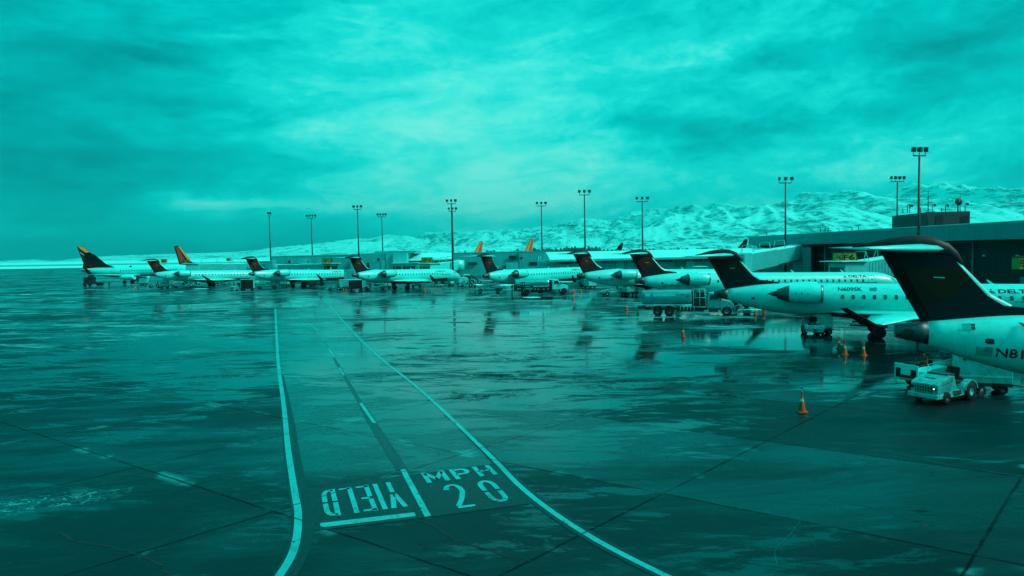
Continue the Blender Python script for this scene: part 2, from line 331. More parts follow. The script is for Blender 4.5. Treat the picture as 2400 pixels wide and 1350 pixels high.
# ------------------------------------------------------------------ GROUND
def apron_mat():
    m, b, n = bsdf('wet_concrete')
    P = n.n('ShaderNodeNewGeometry').outputs['Position']; x, y, z = n.xyz(P)
    j1 = n.m('ADD', n.m('MULTIPLY', x, .586), n.m('MULTIPLY', y, .810))
    j2 = n.m('ADD', n.m('MULTIPLY', x, -.731), n.m('MULTIPLY', y, .682))
    wob = n.m('MULTIPLY', n.m('SUBTRACT', n.noise(P, .9, 3), .5), .10)
    def joint(v, off, sp, wd):
        q = n.m('FRACT', n.m('DIVIDE', n.m('ADD', n.m('SUBTRACT', v, off), wob), sp))
        dq = n.m('MULTIPLY', n.m('MINIMUM', q, n.m('SUBTRACT', 1.0, q)), sp)
        return n.sm(dq, wd, wd*.35), n.sm(dq, wd*7, 0.0)
    J1, W1 = joint(j1, 12.55+7.72*40, 7.72, .062); J2, W2 = joint(j2, 3.3+8.12*40, 8.12, .062)
    near = n.sm(y, 120.0, 50.0)
    J = n.m('MULTIPLY', n.m('MULTIPLY', n.m('MAXIMUM', J1, J2), near), n.sm(n.noise(P, .6, 5, .7), .30, .50))
    big = n.noise(P, .045, 5, .6, .5); mid = n.noise(P, .22, 7, .65, .8); fine = n.noise(P, 3.2, 6, .7)
    gx = n.mul(P, (.35, 1.5, 1)); streak = n.noise(n.vec(n.m('ADD', n.m('MULTIPLY', x, .16), n.m('MULTIPLY', y, -.03)), n.m('ADD', n.m('MULTIPLY', y, .85), n.m('MULTIPLY', x, .22)), 0.0), .55, 8, .68, 1.2)
    sf = n.noise(n.vec(n.m('ADD', n.m('MULTIPLY', x, .055), n.m('MULTIPLY', y, -.01)), n.m('ADD', n.m('MULTIPLY', y, .30), n.m('MULTIPLY', x, .05)), 5.0), .75, 9, .70, 1.0)
    farr = n.sm(y, 26.0, 70.0)
    far2 = n.sm(y, 70.0, 150.0)
    xl = n.m('MULTIPLY_ADD', y, -.344, .44); xr = n.m('MULTIPLY_ADD', y, -.334, 7.75)
    lane_ = n.m('MULTIPLY', n.m('MULTIPLY', n.sm(n.m('SUBTRACT', x, xl), .0, .25), n.sm(n.m('SUBTRACT', xr, x), .0, .25)), n.m('MULTIPLY', n.sm(y, 24.0, 25.0), n.sm(y, 108.0, 98.0)))
    # slush: pale, matt patches; more of it far out
    sl = n.m('ADD', n.m('MULTIPLY', streak, .38), n.m('ADD', n.m('MULTIPLY', mid, .30), n.m('MULTIPLY', sf, .32)))
    th = n.m('MULTIPLY_ADD', farr, -.105, .625)
    slush = n.sm(n.m('SUBTRACT', sl, th), -.01, .05)
    slush = n.m('MULTIPLY', slush, n.m('MULTIPLY_ADD', farr, .75, .10))
    # tyre-chewed debris patch (dark crumbs)
    def patch(cx, cy, rx, ry, a=0):
        c, s_ = math.cos(a), math.sin(a)
        ux = n.m('ADD', n.m('MULTIPLY', n.m('SUBTRACT', x, cx), c/rx), n.m('MULTIPLY', n.m('SUBTRACT', y, cy), s_/rx))
        uy = n.m('ADD', n.m('MULTIPLY', n.m('SUBTRACT', x, cx), -s_/ry), n.m('MULTIPLY', n.m('SUBTRACT', y, cy), c/ry))
        return n.sm(n.m('ADD', n.m('MULTIPLY', ux, ux), n.m('MULTIPLY', uy, uy)), 1.0, .1)
    def at(px, py): g = G(px, py); return g.x, g.y
    crumbs = n.m('ADD', n.m('MULTIPLY', n.noise(P, 1.5, 8, .75, 1.5), .6), n.m('MULTIPLY', n.noise(P, .5, 4, .6), .4))
    dm = None
    for px, py, rx, ry in [(905, 885, 4.2, 2.2), (1130, 925, 4.0, 2.2), (1010, 835, 4.6, 4.0), (1290, 880, 6.0, 3.0), (1500, 900, 6, 2.2), (560, 880, 4.5, 1.4), (1700, 925, 2.2, 1.6), (1530, 848, 1.6, 1.5), (1240, 835, 8, 4.0)]:
        q = patch(*at(px, py), rx, ry); dm = q if dm is None else n.m('MAXIMUM', dm, q)
    dark_crumb = n.m('MULTIPLY', n.sm(crumbs, .50, .58), n.m('MULTIPLY', dm, .85))
    lp = patch(*at(90, 1180), 3.2, 1.1, .45)
    light_crumb = n.m('MULTIPLY', n.sm(n.noise(P, 3.0, 8, .75, 1.2), .52, .60), lp)
    fa = n.noise(n.vec(n.m('ADD', n.m('MULTIPLY', x, .07), n.m('MULTIPLY', y, .01)), n.m('ADD', n.m('MULTIPLY', y, .36), n.m('MULTIPLY', x, -.05)), 2.0), 1.0, 10, .74, .7)
    fb = n.noise(n.vec(n.m('MULTIPLY', x, .16), n.m('ADD', n.m('MULTIPLY', y, .55), n.m('MULTIPLY', x, .10)), 8.0), 1.0, 10, .76, 1.6)
    fc = n.noise(P, .055, 4, .55, .6)
    pud_n = n.m('ADD', n.m('MULTIPLY', fc, .34), n.m('ADD', n.m('MULTIPLY', fa, .33), n.m('MULTIPLY', fb, .33)))
    midf = n.m('MULTIPLY', n.sm(y, 24.0, 48.0), n.sm(x, -60.0, 5.0))
    puddle = n.sm(n.m('ADD', pud_n, n.m('MULTIPLY_ADD', midf, .045, n.m('MULTIPLY', farr, .012))), .500, .535)
    sid0 = n.n('ShaderNodeTexWhiteNoise'); sid0.noise_dimensions = '2D'
    n.put(sid0.inputs['Vector'], n.vec(n.m('FLOOR', n.m('DIVIDE', n.m('SUBTRACT', j1, 12.55+7.72*40), 7.72)), n.m('FLOOR', n.m('DIVIDE', n.m('SUBTRACT', j2, 3.3+8.12*40), 8.12)), 3.0))
    damp = n.sm(n.m('ADD', n.m('MULTIPLY', n.m('SUBTRACT', sid0.outputs[0], .5), .07), n.m('ADD', n.m('MULTIPLY', big, .6), n.m('MULTIPLY', fa, .4))), .44, .58)
    base = n.ramp(n.m('ADD', n.m('MULTIPLY', big, .35), n.m('MULTIPLY', mid, .65)), [(.34, (.0001, .006, .007)), (.5, (.0003, .0155, .017)), (.66, (.0006, .032, .034))])
    base = n.mix(n.m('MULTIPLY', fine, .25), base, (.0005, .02, .021))
    base = n.mix(n.m('MULTIPLY', lane_, n.m('MULTIPLY_ADD', mid, .9, .2)), base, (.0006, .095, .095))
    sid = n.n('ShaderNodeTexWhiteNoise'); sid.noise_dimensions = '2D'
    n.put(sid.inputs['Vector'], n.vec(n.m('FLOOR', n.m('DIVIDE', n.m('SUBTRACT', j1, 12.55+7.72*40), 7.72)), n.m('FLOOR', n.m('DIVIDE', n.m('SUBTRACT', j2, 3.3+8.12*40), 8.12)), 0.0))
    slab = sid.outputs[0]
    base = n.mix(n.m('MULTIPLY', slab, .5), base, (.0006, .032, .034))
    specks = n.sm(n.noise(P, 14.0, 3, .6), .62, .70); base = n.mix(n.m('MULTIPLY', specks, .35), base, (.002, .09, .09))
    stain = n.m('MULTIPLY', n.sm(n.noise(P, .55, 6, .72, .9), .60, .68), .75); base = n.mix(stain, base, (.0001, .004, .0045))
    base = n.mix(n.m('MULTIPLY', puddle, .7), base, (.0004, .014, .016))
    base = n.mix(slush, base, n.mix(fine, (.015, .27, .26), (.05, .52, .49)))
    base = n.mix(n.m('MULTIPLY', n.m('MULTIPLY', n.m('MAXIMUM', W1, W2), near), n.sm(n.noise(P, .35, 4), .56, .66)), base, (.01, .20, .195))
    base = n.mix(n.m('MULTIPLY', J, .9), base, (.0003, .006, .007))
    base = n.mix(dark_crumb, base, (.0005, .012, .013)); base = n.mix(light_crumb, base, (.02, .30, .29))
    n.put(b.inputs['Base Color'], base)
    r = n.m('MULTIPLY', n.m('SUBTRACT', 1.0, puddle), n.m('MULTIPLY_ADD', n.m('MAXIMUM', damp, n.m('MULTIPLY', lane_, .9)), -.20, n.m('MULTIPLY_ADD', mid, .25, .30)))
    r = n.m('ADD', r, n.m('MULTIPLY', fine, .06))
    r = n.m('ADD', r, n.m('MULTIPLY', n.m('ADD', slush, n.m('ADD', dark_crumb, light_crumb)), .45), clamp=True)
    n.put(b.inputs['Roughness'], n.m('MAXIMUM', r, n.m('MULTIPLY_ADD', fb, .14, .0)))
    b.inputs['IOR'].default_value = 1.42
    n.put(b.inputs['Specular IOR Level'], n.m('MULTIPLY', n.m('SUBTRACT', 1.0, n.m('MULTIPLY', n.m('MAXIMUM', n.m('MAXIMUM', J, dark_crumb), n.m('MULTIPLY', slush, .6)), .85)), n.m('MAXIMUM', n.m('MULTIPLY', puddle, .80), n.m('MAXIMUM', n.m('MULTIPLY', lane_, .42), n.m('MULTIPLY_ADD', damp, .26, .15)))))
    h = n.m('ADD', n.m('MULTIPLY', n.m('MULTIPLY', fine, n.m('SUBTRACT', 1.0, puddle)), .25), n.m('MULTIPLY', n.m('ADD', slush, dark_crumb), .5))
    h = n.m('ADD', h, n.m('MULTIPLY', n.m('MULTIPLY', mid, n.m('SUBTRACT', 1.0, puddle)), .4))
    h = n.m('ADD', h, n.m('MULTIPLY', n.m('ADD', n.noise(P, 1.1, 5, .6), fb), .11))
    bp = n.n('ShaderNodeBump'); bp.inputs['Strength'].default_value = .30; bp.inputs['Distance'].default_value = .05
    n.put(bp.inputs['Height'], h); n.t.links.new(bp.outputs[0], b.inputs['Normal'])
    return m
M['apron'] = apron_mat()
g = MB(); g.sheet([(-25000, -30), (25000, -30), (25000, 30000), (-25000, 30000)], 0)
struct('ground', g, 'apron')
g = MB(); a = [G(-900, 647), G(260, 626.5), G(760, 616)]
pts = [G(-900, 646.5), G(120, 629), G(420, 623.5), G(640, 622), (900, 1200), (9000, 9000), (9000, 29900), (-24900, 29900), (-24900, 700)]
g.sheet(pts, .05)
struct('snow_field', g, 'snow')
g = MB()
for (y0, y1, k) in ((621.8, 625.5, -.0148), (616.2, 617.2, -.0148)):
    g.sheet([G(-1200, y0-(-1200)*-k), G(-1200, y1+1200*.0148), G(620, y1-620*.0148), G(620, y0-620*.0148)], .12)
struct('taxiway', g, 'wall')
# lane: frosted surface, dark painted borders, white lines
def add_joints(n, P, col, strength=.85):
    x, y, z = n.xyz(P)
    wob = n.m('MULTIPLY', n.m('SUBTRACT', n.noise(P, .9, 3), .5), .10); out = None
    for ax, ay, off, sp in ((.586, .810, 12.55+7.72*40, 7.72), (-.731, .682, 3.3+8.12*40, 8.12)):
        v = n.m('ADD', n.m('MULTIPLY', x, ax), n.m('MULTIPLY', y, ay))
        q = n.m('FRACT', n.m('DIVIDE', n.m('ADD', n.m('SUBTRACT', v, off), wob), sp))
        dq = n.m('MULTIPLY', n.m('MINIMUM', q, n.m('SUBTRACT', 1.0, q)), sp); k = n.sm(dq, .06, .02)
        out = k if out is None else n.m('MAXIMUM', out, k)
    return n.mix(n.m('MULTIPLY', n.m('MULTIPLY', out, strength), n.sm(y, 110.0, 50.0)), col, (.0003, .008, .009))
def mark_mat(name, c, wear, rough=.45, worn=0.0):
    m, b, n = bsdf(name)
    P = n.n('ShaderNodeNewGeometry').outputs['Position']
    f = n.noise(P, 6.0, 8, .75, .6); g2 = n.noise(P, .8, 5, .6)
    v = n.m('ADD', n.m('MULTIPLY', f, .6), n.m('MULTIPLY', g2, .4))
    col = n.ramp(v, [(.36, tuple(q*wear for q in c)), (.47, tuple(q*.8 for q in c)), (.62, c)])
    if worn:   # paint scraped away in flakes by the ploughs
        fl = n.sm(n.m('ADD', n.m('MULTIPLY', n.noise(P, 9.0, 6, .7, .8), .6), n.m('MULTIPLY', n.noise(P, .9, 4), .4)), .47-worn*.4, .42-worn*.4); col = n.mix(fl, col, (.0008, .035, .036))
    n.put(b.inputs['Base Color'], add_joints(n, P, col, .8))
    n.put(b.inputs['Roughness'], n.m('MULTIPLY_ADD', f, .4, rough-.2)); b.inputs['IOR'].default_value = 1.4
    bp = n.n('ShaderNodeBump'); bp.inputs['Strength'].default_value = .15; bp.inputs['Distance'].default_value = .008
    n.put(bp.inputs['Height'], f); n.t.links.new(bp.outputs[0], b.inputs['Normal'])
    return m
M['line'] = mark_mat('white_road_paint', (.006, .44, .425), .5, worn=.10)
M['black_mark'] = mark_mat('black_road_paint', (.0004, .016, .018), .6, .42)
M['frost'] = mark_mat('frosted_concrete', (.0006, .046, .047), .55, .30)
M['grey_mark'] = mark_mat('dark_road_seal', (.0003, .020, .022), .6, .33)
def gp(l): return [G(*p) for p in l]
def smooth(pts, k=6):
    P = [Vector((p[0], p[1])) for p in pts]; out = []
    for i in range(len(P)-1):
        p0, p1, p2, p3 = P[max(i-1, 0)], P[i], P[i+1], P[min(i+2, len(P)-1)]
        for j in range(k):
            t = j/k; out.append(.5*((2*p1)+(-p0+p2)*t+(2*p0-5*p1+4*p2-p3)*t*t+(-p0+3*p1-3*p2+p3)*t**3))
    out.append(P[-1]); return out
LL = [(645, 724), (648, 780), (652, 850), (665, 950), (675, 1050), (690, 1150), (699, 1210), (690, 1285), (655, 1350), (600, 1420)]
RL = [(765, 708), (815, 765), (880, 830), (980, 910), (1130, 1050), (1230, 1150), (1370, 1250), (1560, 1350), (1720, 1420)]
left_l, right_l = smooth(gp(LL)), smooth(gp(RL))
g = MB(); g.sheet(gp([(700, 1148), (940, 1116), (1180, 1084), (1262, 1178), (1008, 1212), (726, 1246), (712, 1215)]), .008)
struct('marking_background', g, 'black_mark')
g = MB()
g.strip([p+Vector((.12, 0)) for p in left_l[14:]], [.26+.05*min(k, 7) for k in range(len(left_l)-14)], .010); g.strip(right_l[22:], [.2+.04*min(k, 7) for k in range(len(right_l)-22)], .010)
struct('lane_border', g, 'black_mark')
g = MB(); g.strip(smooth(gp([(760, 800), (845, 945), (943, 1101)])), [.05]*3+[.22]*4+[.40]*6, .009)
struct('centre_seal', g, 'grey_mark')
g = MB(); g.strip(left_l, .22, .014); g.strip(right_l, .19, .014)
struct('lane_edge_line', g, 'line')
g = MB()
g.strip([G(845, 945), G(878, 992)], .16, .014); g.strip([G(944, 1101), G(1003, 1211)], .19, .014)
for p, q in (((770, 818), (783, 838)), ((735, 765), (745, 778)), ((795, 862), (806, 880))): g.strip([G(*p), G(*q)], .14, .014)
struct('centre_dash', g, 'line')
O2 = Vector((-2.53, 20.17)); U2 = Vector((-.317, .948)); W2 = Vector((.948, .317))
def lane(a, b, z=.016): p = O2+W2*a+U2*b; return (p.x, p.y, z)
g = MB(); g.add([lane(-3.08, .61), lane(-3.09, .27), lane(-.40, .13), lane(-.38, .45)], [(0, 1, 2, 3)])
struct('yield_bar', g, 'line')
def arc(cx, cy, rx, ry, a0, a1, k=10): return [(cx+rx*math.cos(R(a0+(a1-a0)*i/k)), cy+ry*math.sin(R(a0+(a1-a0)*i/k))) for i in range(k+1)]
GL = {  # strokes in a unit box, stencil gaps left open
 'Y': [[(.05, 1), (.42, .50)], [(.95, 1), (.58, .50)], [(.5, .42), (.5, 0)]],
 'I': [[(.5, 1), (.5, 0)]],
 'E': [[(.14, 1), (.14, .56)], [(.14, .46), (.14, 0)], [(.0, .95), (1, .95)], [(.2, .51), (.85, .51)], [(0, .05), (1, .05)]],
 'L': [[(.14, 1), (.14, 0)], [(.14, .05), (1, .05)]],
 'D': [[(.12, 1), (.12, .53)], [(.12, .47), (.12, 0)], [(.12, .95)]+arc(.5, .72, .38, .23, 90, 0)+[(.88, .53)], [(.88, .47)]+arc(.5, .28, .38, .23, 0, -90)+[(.12, .05)]],
 'M': [[(.10, 0), (.10, 1)], [(.14, .92), (.5, .25)], [(.5, .25), (.86, .92)], [(.90, 1), (.90, 0)]],
 'P': [[(.12, 0), (.12, 1)], [(.2, .90), (.6, .90)]+arc(.62, .68, .26, .22, 90, -90)+[(.2, .46)]],
 'H': [[(.12, 0), (.12, 1)], [(.88, 0), (.88, 1)], [(.18, .5), (.46, .5)], [(.54, .5), (.82, .5)]],
 '2': [arc(.5, .74, .40, .20, 175, 5)+[(.88, .62), (.55, .34), (.14, .10)], [(.05, .05), (.98, .05)]],
 '0': [[(.12, .54), (.12, .72)]+arc(.5, .74, .38, .20, 180, 0)+[(.88, .54)], [(.12, .46), (.12, .26)]+arc(.5, .26, .38, .20, 180, 360)+[(.88, .46)]],
}
def letter(mb, ch, a0, a1, b0, b1, wd, flip=False):
    for st in GL[ch]:
        pts = []
        for u, v in st:
            if flip: u, v = 1-u, 1-v
            p = lane(a0+u*(a1-a0), b0+v*(b1-b0)); pts.append((p[0], p[1]))
        mb.strip(pts, wd, .017)
def lane_word(name, word, a0, a1, b0, b1, gap, wd, flip, skew=0):
    mb = MB(); ws = [.45 if c == 'I' else 1.25 if c == 'M' else 1 for c in word]; tot = sum(ws); span = (a1-a0)-gap*(len(word)-1)
    a = a0
    for c, q in zip(word, ws):
        wl = span*q/tot
        if flip: letter(mb, c, a0+a1-a-wl, a0+a1-a, b0+skew*(a-a0), b1+skew*(a-a0)*.3, wd, True)
        else: letter(mb, c, a, a+wl, b0-skew*(a-a0), b1-skew*(a-a0)*.3, wd)
        a += wl+gap
    struct(name, mb, 'line')
lane_word('yield_lettering', 'YIELD', -2.88, -.52, 1.02, 3.5, .15, .155, True)
lane_word('mph_lettering', 'MPH', .52, 3.0, 2.92, 4.06, .20, .17, False)
mb = MB(); letter(mb, '2', .90, 1.48, .24, 2.56, .17); letter(mb, '0', 2.04, 2.62, .27, 2.52, .17); struct('speed_lettering', mb, 'line')
# cracks and old faint service lines
g = MB(); random.seed(3)
def crack(pts, wd=.05):
    P = smooth(gp(pts), 7); P = [p+Vector((random.gauss(0, .035), random.gauss(0, .035))) for p in P]
    g.strip(P, [max(.012, wd*random.uniform(.4, 1.5)) for _ in P], .006)
crack([(965, 1215), (1030, 1240), (1065, 1262), (1130, 1285), (1240, 1312)], .06); crack([(1318, 1283), (1390, 1277), (1450, 1300)], .05)
crack([(140, 1250), (190, 1272), (250, 1280), (330, 1302), (380, 1330), (402, 1350)], .07); crack([(1040, 1250), (1075, 1275), (1160, 1290)], .04)
crack([(760, 1150), (800, 1170), (870, 1190)], .02)
struct('pavement_crack', g, mat('crack_dirt', (.0005, .006, .007), .6))
g = MB()
def pale(pts, wd=.035):
    P = smooth(gp(pts), 6); g.strip([p+Vector((random.gauss(0, .012), random.gauss(0, .012))) for p in P], [max(.005, wd*random.uniform(.3, 1.2)) for _ in P], .007)
pale([(1876, 1222), (1858, 1245), (1835, 1270), (1818, 1290), (1822, 1330)], .010)
pale([(2080, 1055), (2200, 1085), (2350, 1110), (2400, 1116)], .03); pale([(1640, 932), (1800, 945), (1870, 948)], .05)
pale([(600, 872), (1000, 900), (1300, 918), (1500, 925)], .05); pale([(1700, 958), (2000, 985), (2400, 1000)], .03); pale([(2150, 958), (2300, 975), (2400, 980)], .03)
struct('service_line', g, mat('faint_line', (.003, .15, .15), .5, var=.5, scale=2))
# low windrow of slush left by the ploughs
def slush_pile(name_pts, label):
    mb = MB(); random.seed(len(name_pts)*31)
    for (px, py, L, h) in name_pts:
        c = G(px, py); n_ = 18; rr = []
        for r_, hh in ((1, 0), (.8, .5), (.5, .85), (.15, 1)):
            rr.append([(c.x+math.cos(2*math.pi*i/n_)*r_*L*random.uniform(.75, 1.15), c.y+math.sin(2*math.pi*i/n_)*r_*L*.55*random.uniform(.7, 1.2), .005+h*hh*random.uniform(.6, 1.2)) for i in range(n_)])
        mb.rings(rr, 0, True, False); mb.add(rr[-1], [tuple(range(n_))], 0, True)
    return tag(obj('slush_pile', mb, 'snow'), label, kind='stuff')
slush_pile([(1640, 716, 2.4, .16), (1700, 722, 1.8, .12), (1600, 722, 1.0, .08), (1755, 726, 1.6, .10), (1610, 668, 0.1, .05), (1245, 697, 1.6, .08), (1385, 668, 2.5, .25), (1430, 664, 2.2, .2), (1340, 665, 2.4, .22), (1110, 668, 2.5, .2), (1190, 668, 2.4, .2), (470, 677, 2, .1), (420, 684, 1.5, .05), (60, 690, 1.5, .03)], 'thin heaps of slush pushed up between the parked vehicles')
# ------------------------------------------------------------------ AIRCRAFT
def lerp_tab(tab, s):
    if s <= tab[0][0]: return tab[0][1:]
    for a, b in zip(tab, tab[1:]):
        if s <= b[0]:
            t = (s-a[0])/(b[0]-a[0]); t2 = t
            return tuple(p+(q-p)*t2 for p, q in zip(a[1:], b[1:]))
    return tab[-1][1:]
def catmull_tab(tab, step=.35):
    out = []
    for i in range(len(tab)-1):
        p0, p1, p2, p3 = tab[max(i-1, 0)], tab[i], tab[i+1], tab[min(i+2, len(tab)-1)]
        k = max(2, int((p2[0]-p1[0])/step)) if p2[0]-p1[0] < 6 else 4
        for j in range(k):
            t = j/k
            s = p1[0]+(p2[0]-p1[0])*t
            row = [s]
            for c in range(1, 4):
                m1 = (p2[c]-p0[c])/max(p2[0]-p0[0], 1e-6)*(p2[0]-p1[0]); m2 = (p3[c]-p1[c])/max(p3[0]-p1[0], 1e-6)*(p2[0]-p1[0])
                h = (2*t**3-3*t*t+1)*p1[c]+(t**3-2*t*t+t)*m1+(-2*t**3+3*t*t)*p2[c]+(t**3-t*t)*m2
                row.append(h)
            out.append(tuple(row))
    out.append(tab[-1]); return out
class Jet:
    """shared helpers: s is measured forward from the tail cone, t to starboard (towards the camera), z up"""
    def __init__(s, root, L, sg, pt, tab): s.r, s.L, s.sg, s.pt = root, L, sg, pt; s.tab = catmull_tab(tab)
    def P(s, a, t, z, sh=True): return (a-s.sg, -t, z-(a-s.sg)*s.pt if sh else z)
    def side(s, a, z, off=.012):
        zc, ry, rz = lerp_tab(s.tab, a); q = max(0, 1-((z-zc)/rz)**2)
        return s.P(a, ry*math.sqrt(q)+off, z)
    def fus(s, a0, a1, n=36):
        rows = [r for r in s.tab if a0 <= r[0] <= a1]
        if rows[0][0] > a0: rows.insert(0, (a0,)+tuple(lerp_tab(s.tab, a0)))
        if rows[-1][0] < a1: rows.append((a1,)+tuple(lerp_tab(s.tab, a1)))
        mb = MB(); mb.rings([[s.P(a, ry*math.cos(2*math.pi*i/n), zc+rz*math.sin(2*math.pi*i/n)) for i in range(n)] for a, zc, ry, rz in rows]); return mb
    def rrect(s, mb, a, z, w_, h, off=.012, mi=0):
        pts = [(a+w_/2*cx, z+h/2*cz) for cx, cz in ((-1, -.55), (-.6, -1), (.6, -1), (1, -.55), (1, .55), (.6, 1), (-.6, 1), (-1, .55))]
        mb.add([s.side(p[0], p[1], off) for p in pts], [tuple(range(8))], mi)
    def outline(s, mb, a0, a1, z0, z1, wd=.035):
        k = 6
        for x in (a0, a1):
            for i in range(k):
                za, zb = z0+(z1-z0)*i/k, z0+(z1-z0)*(i+1)/k
                mb.add([s.side(x-wd/2, za), s.side(x+wd/2, za), s.side(x+wd/2, zb), s.side(x-wd/2, zb)], [(0, 1, 2, 3)])
        for z in (z0, z1): mb.add([s.side(a0, z-wd/2), s.side(a1, z-wd/2), s.side(a1, z+wd/2), s.side(a0, z+wd/2)], [(0, 1, 2, 3)])
    def slab(s, mb, pts, th, mi=0):
        """aerofoil-like slab from a list of stations (sLE, sTE, t, z, thickness)"""
        rr = []
        for le, te, t, z, h in pts:
            c = le-te
            prof = [(le, 0), (le-.08*c, .35), (le-.3*c, .5), (le-.65*c, .3), (te, .03), (te, -.03), (le-.65*c, -.25), (le-.3*c, -.38), (le-.08*c, -.28)]
            rr.append([s.P(a, t, z+q*h) for a, q in prof])
        mb.rings(rr, mi, True)
    def wheel(s, mb, a, t, r, wd, gz=0, mi=0):
        c = s.P(a, t, r, False); mb.lathe([(-wd/2, .0), (-wd/2, r*.8), (-wd/2+.03, r), (wd/2-.03, r), (wd/2, r*.8), (wd/2, 0)], (c[0], c[1], r+gz), 'y', 18, mi)
def navy_lower(): pass
FUS_CACHE = {}
def regional_jet(label, X, Y, yaw, pt, L, sg, group=None, reg=None, strake=True, title=True, flag=False, detail=1, win=True, door_s=None):
    rt = thing('regional_jet', label, 'airplane', (X, Y, 0), R(yaw), group)
    tab = [(.15, 3.40, .22, .28), (.55, 3.40, .32, .36), (1.35, 3.39, .48, .51), (2.3, 3.29, .66, .76), (4.3, 3.17, 1.00, 1.15), (6.0, 3.07, 1.20, 1.32), (8.0, 3.01, 1.32, 1.39), (10.0, 3.0, 1.345, 1.40),
           (L-5.2, 3.0, 1.345, 1.40), (L-4.0, 2.99, 1.33, 1.37), (L-3.0, 2.92, 1.22, 1.27), (L-2.1, 2.81, 1.06, 1.06), (L-1.3, 2.68, .82, .78), (L-.6, 2.58, .54, .50), (L-.2, 2.53, .30, .27), (L, 2.52, .03, .03)]
    J = Jet(rt, L, sg, pt, tab)
    x0 = 6.5-sg
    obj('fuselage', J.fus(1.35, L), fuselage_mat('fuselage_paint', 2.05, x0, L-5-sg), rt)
    mb = J.fus(.15, 1.35); obj('tail_cone', mb, 'nozzle', rt)
    mb = MB(); J.rrect(mb, .62, 3.42, .42, .2); obj('exhaust_vent', mb, 'dark', rt)
    # belly fairing
    mb = MB(); n = 20
    mb.rings([[J.P(a, ry*math.cos(2*math.pi*i/n), zc+rz*math.sin(2*math.pi*i/n)) for i in range(n)] for a, zc, ry, rz in
              ((8.6, 1.95, .3, .12), (10.5, 1.86, 1.0, .36), (12.5, 1.80, 1.42, .52), (16.5, 1.78, 1.5, .56), (19.2, 1.80, 1.35, .45), (21.0, 1.88, .9, .22), (22.0, 1.95, .3, .08))])
    obj('belly_fairing', mb, 'navy', rt)
    mb = MB(); n = 20
    mb.rings([[J.P(a, 1.01*ry*math.cos(math.pi*i/n), zc+rz*math.sin(math.pi*i/n)) for i in range(n)]+[J.P(a, -1.01*ry, zc-.02), J.P(a, 1.01*ry, zc-.02)] for a, zc, ry, rz in
              ((9.0, 2.02, .75, .05), (10.5, 1.98, 1.12, .32), (12.5, 1.92, 1.44, .50), (16.5, 1.90, 1.52, .55), (19.2, 1.92, 1.36, .42), (21.0, 1.98, 1.05, .12))])
    obj('wing_root_fairing', mb, 'white', rt)
    # fin
    prof = [(1.15, 3.80), (-.42, 6.75), (-.3, 6.95), (1.9, 6.95), (2.05, 6.75), (3.55, 5.05), (4.25, 4.62)]
    prof += [(4.6, 4.60), (5.65, 4.50), (5.72, 4.25), (4.2, 4.15)] if strake else [(5.2, 4.30), (4.2, 4.10)]
    mb = MB(); half = lambda a, z: (.14 if z < 6.9 else .13)
    m_ = len(prof)
    # taper the edges: outline ring + inner raised ring
    cx = sum(p[0] for p in prof)/m_; cz = sum(p[1] for p in prof)/m_
    inner = [(cx+(a-cx)*.82, cz+(z-cz)*.90) for a, z in prof]
    vs = [J.P(a, .025, z) for a, z in prof]+[J.P(a, .14, z) for a, z in inner]+[J.P(a, -.14, z) for a, z in inner]+[J.P(a, -.025, z) for a, z in prof]
    fs = []
    for i in range(m_):
        j = (i+1) % m_
        fs += [(i, j, m_+j, m_+i), (2*m_+i, 2*m_+j, 3*m_+j, 3*m_+i), (i, 3*m_+i, 3*m_+j, j)]
    fs += [tuple(range(m_, 2*m_)), tuple(range(3*m_-1, 2*m_-1, -1))]
    # object origin at tail cone so that the paint can be laid out on it
    mb.add([(v[0]+sg, v[1], v[2]) for v in vs], fs)
    fin = obj('tail_fin', mb, 'fin', rt, loc=(-sg, 0, 0))
    mb = MB(); e = [(2.08, 6.76), (3.60, 5.05), (4.30, 4.66)]
    for (a, z), (c, d) in zip(e, e[1:]):
        mb.add([J.P(a, .05, z), J.P(c, .05, d), J.P(c+.06, 0, d+.05), J.P(a+.06, 0, z+.05)], [(0, 1, 2, 3)])
        mb.add([J.P(a-.09, .075, z-.04), J.P(c-.09, .075, d-.05), J.P(c, .05, d), J.P(a, .05, z)], [(0, 1, 2, 3)])
        mb.add([J.P(a, -.05, z), J.P(c, -.05, d), J.P(c+.06, 0, d+.05), J.P(a+.06, 0, z+.05)], [(0, 1, 2, 3)])
    le = obj('leading_edge', mb, 'white', fin); le.location = (sg, 0, 0)
    mb = MB(); J.rrect(mb, 0, 0, 0, 0) if False else mb.add([J.P(1.55, .16, 5.72), J.P(1.95, .16, 5.72), J.P(1.95, .16, 5.77), J.P(1.55, .16, 5.77)], [(0, 1, 2, 3)])
    li = obj('fin_light', mb, 'pale', fin); li.location = (sg, 0, 0)
    # bullet fairing
    mb = MB(); n = 16
    mb.rings([[J.P(a, ry*math.cos(2*math.pi*i/n), zc+rz*math.sin(2*math.pi*i/n)) for i in range(n)] for a, zc, ry, rz in
              ((-1.5, 6.95, .05, .04), (-.9, 7.02, .17, .13), (-.1, 7.1, .25, .27), (.8, 7.12, .28, .38), (1.5, 7.05, .26, .39), (2.1, 6.85, .18, .34), (2.42, 6.62, .10, .24), (2.62, 6.38, .04, .09))])
    obj('fin_top_fairing', mb, 'navy', rt)
    for sd_ in (1, -1):
        mb = MB(); J.slab(mb, [(1.95, -.75, .15*sd_, 6.93, .40), (.2, -1.45, 2.4*sd_, 6.90, .26), (-1.25, -2.2, 4.3*sd_, 6.88, .10)], 0)
        obj('stabiliser', mb, 'white', rt)
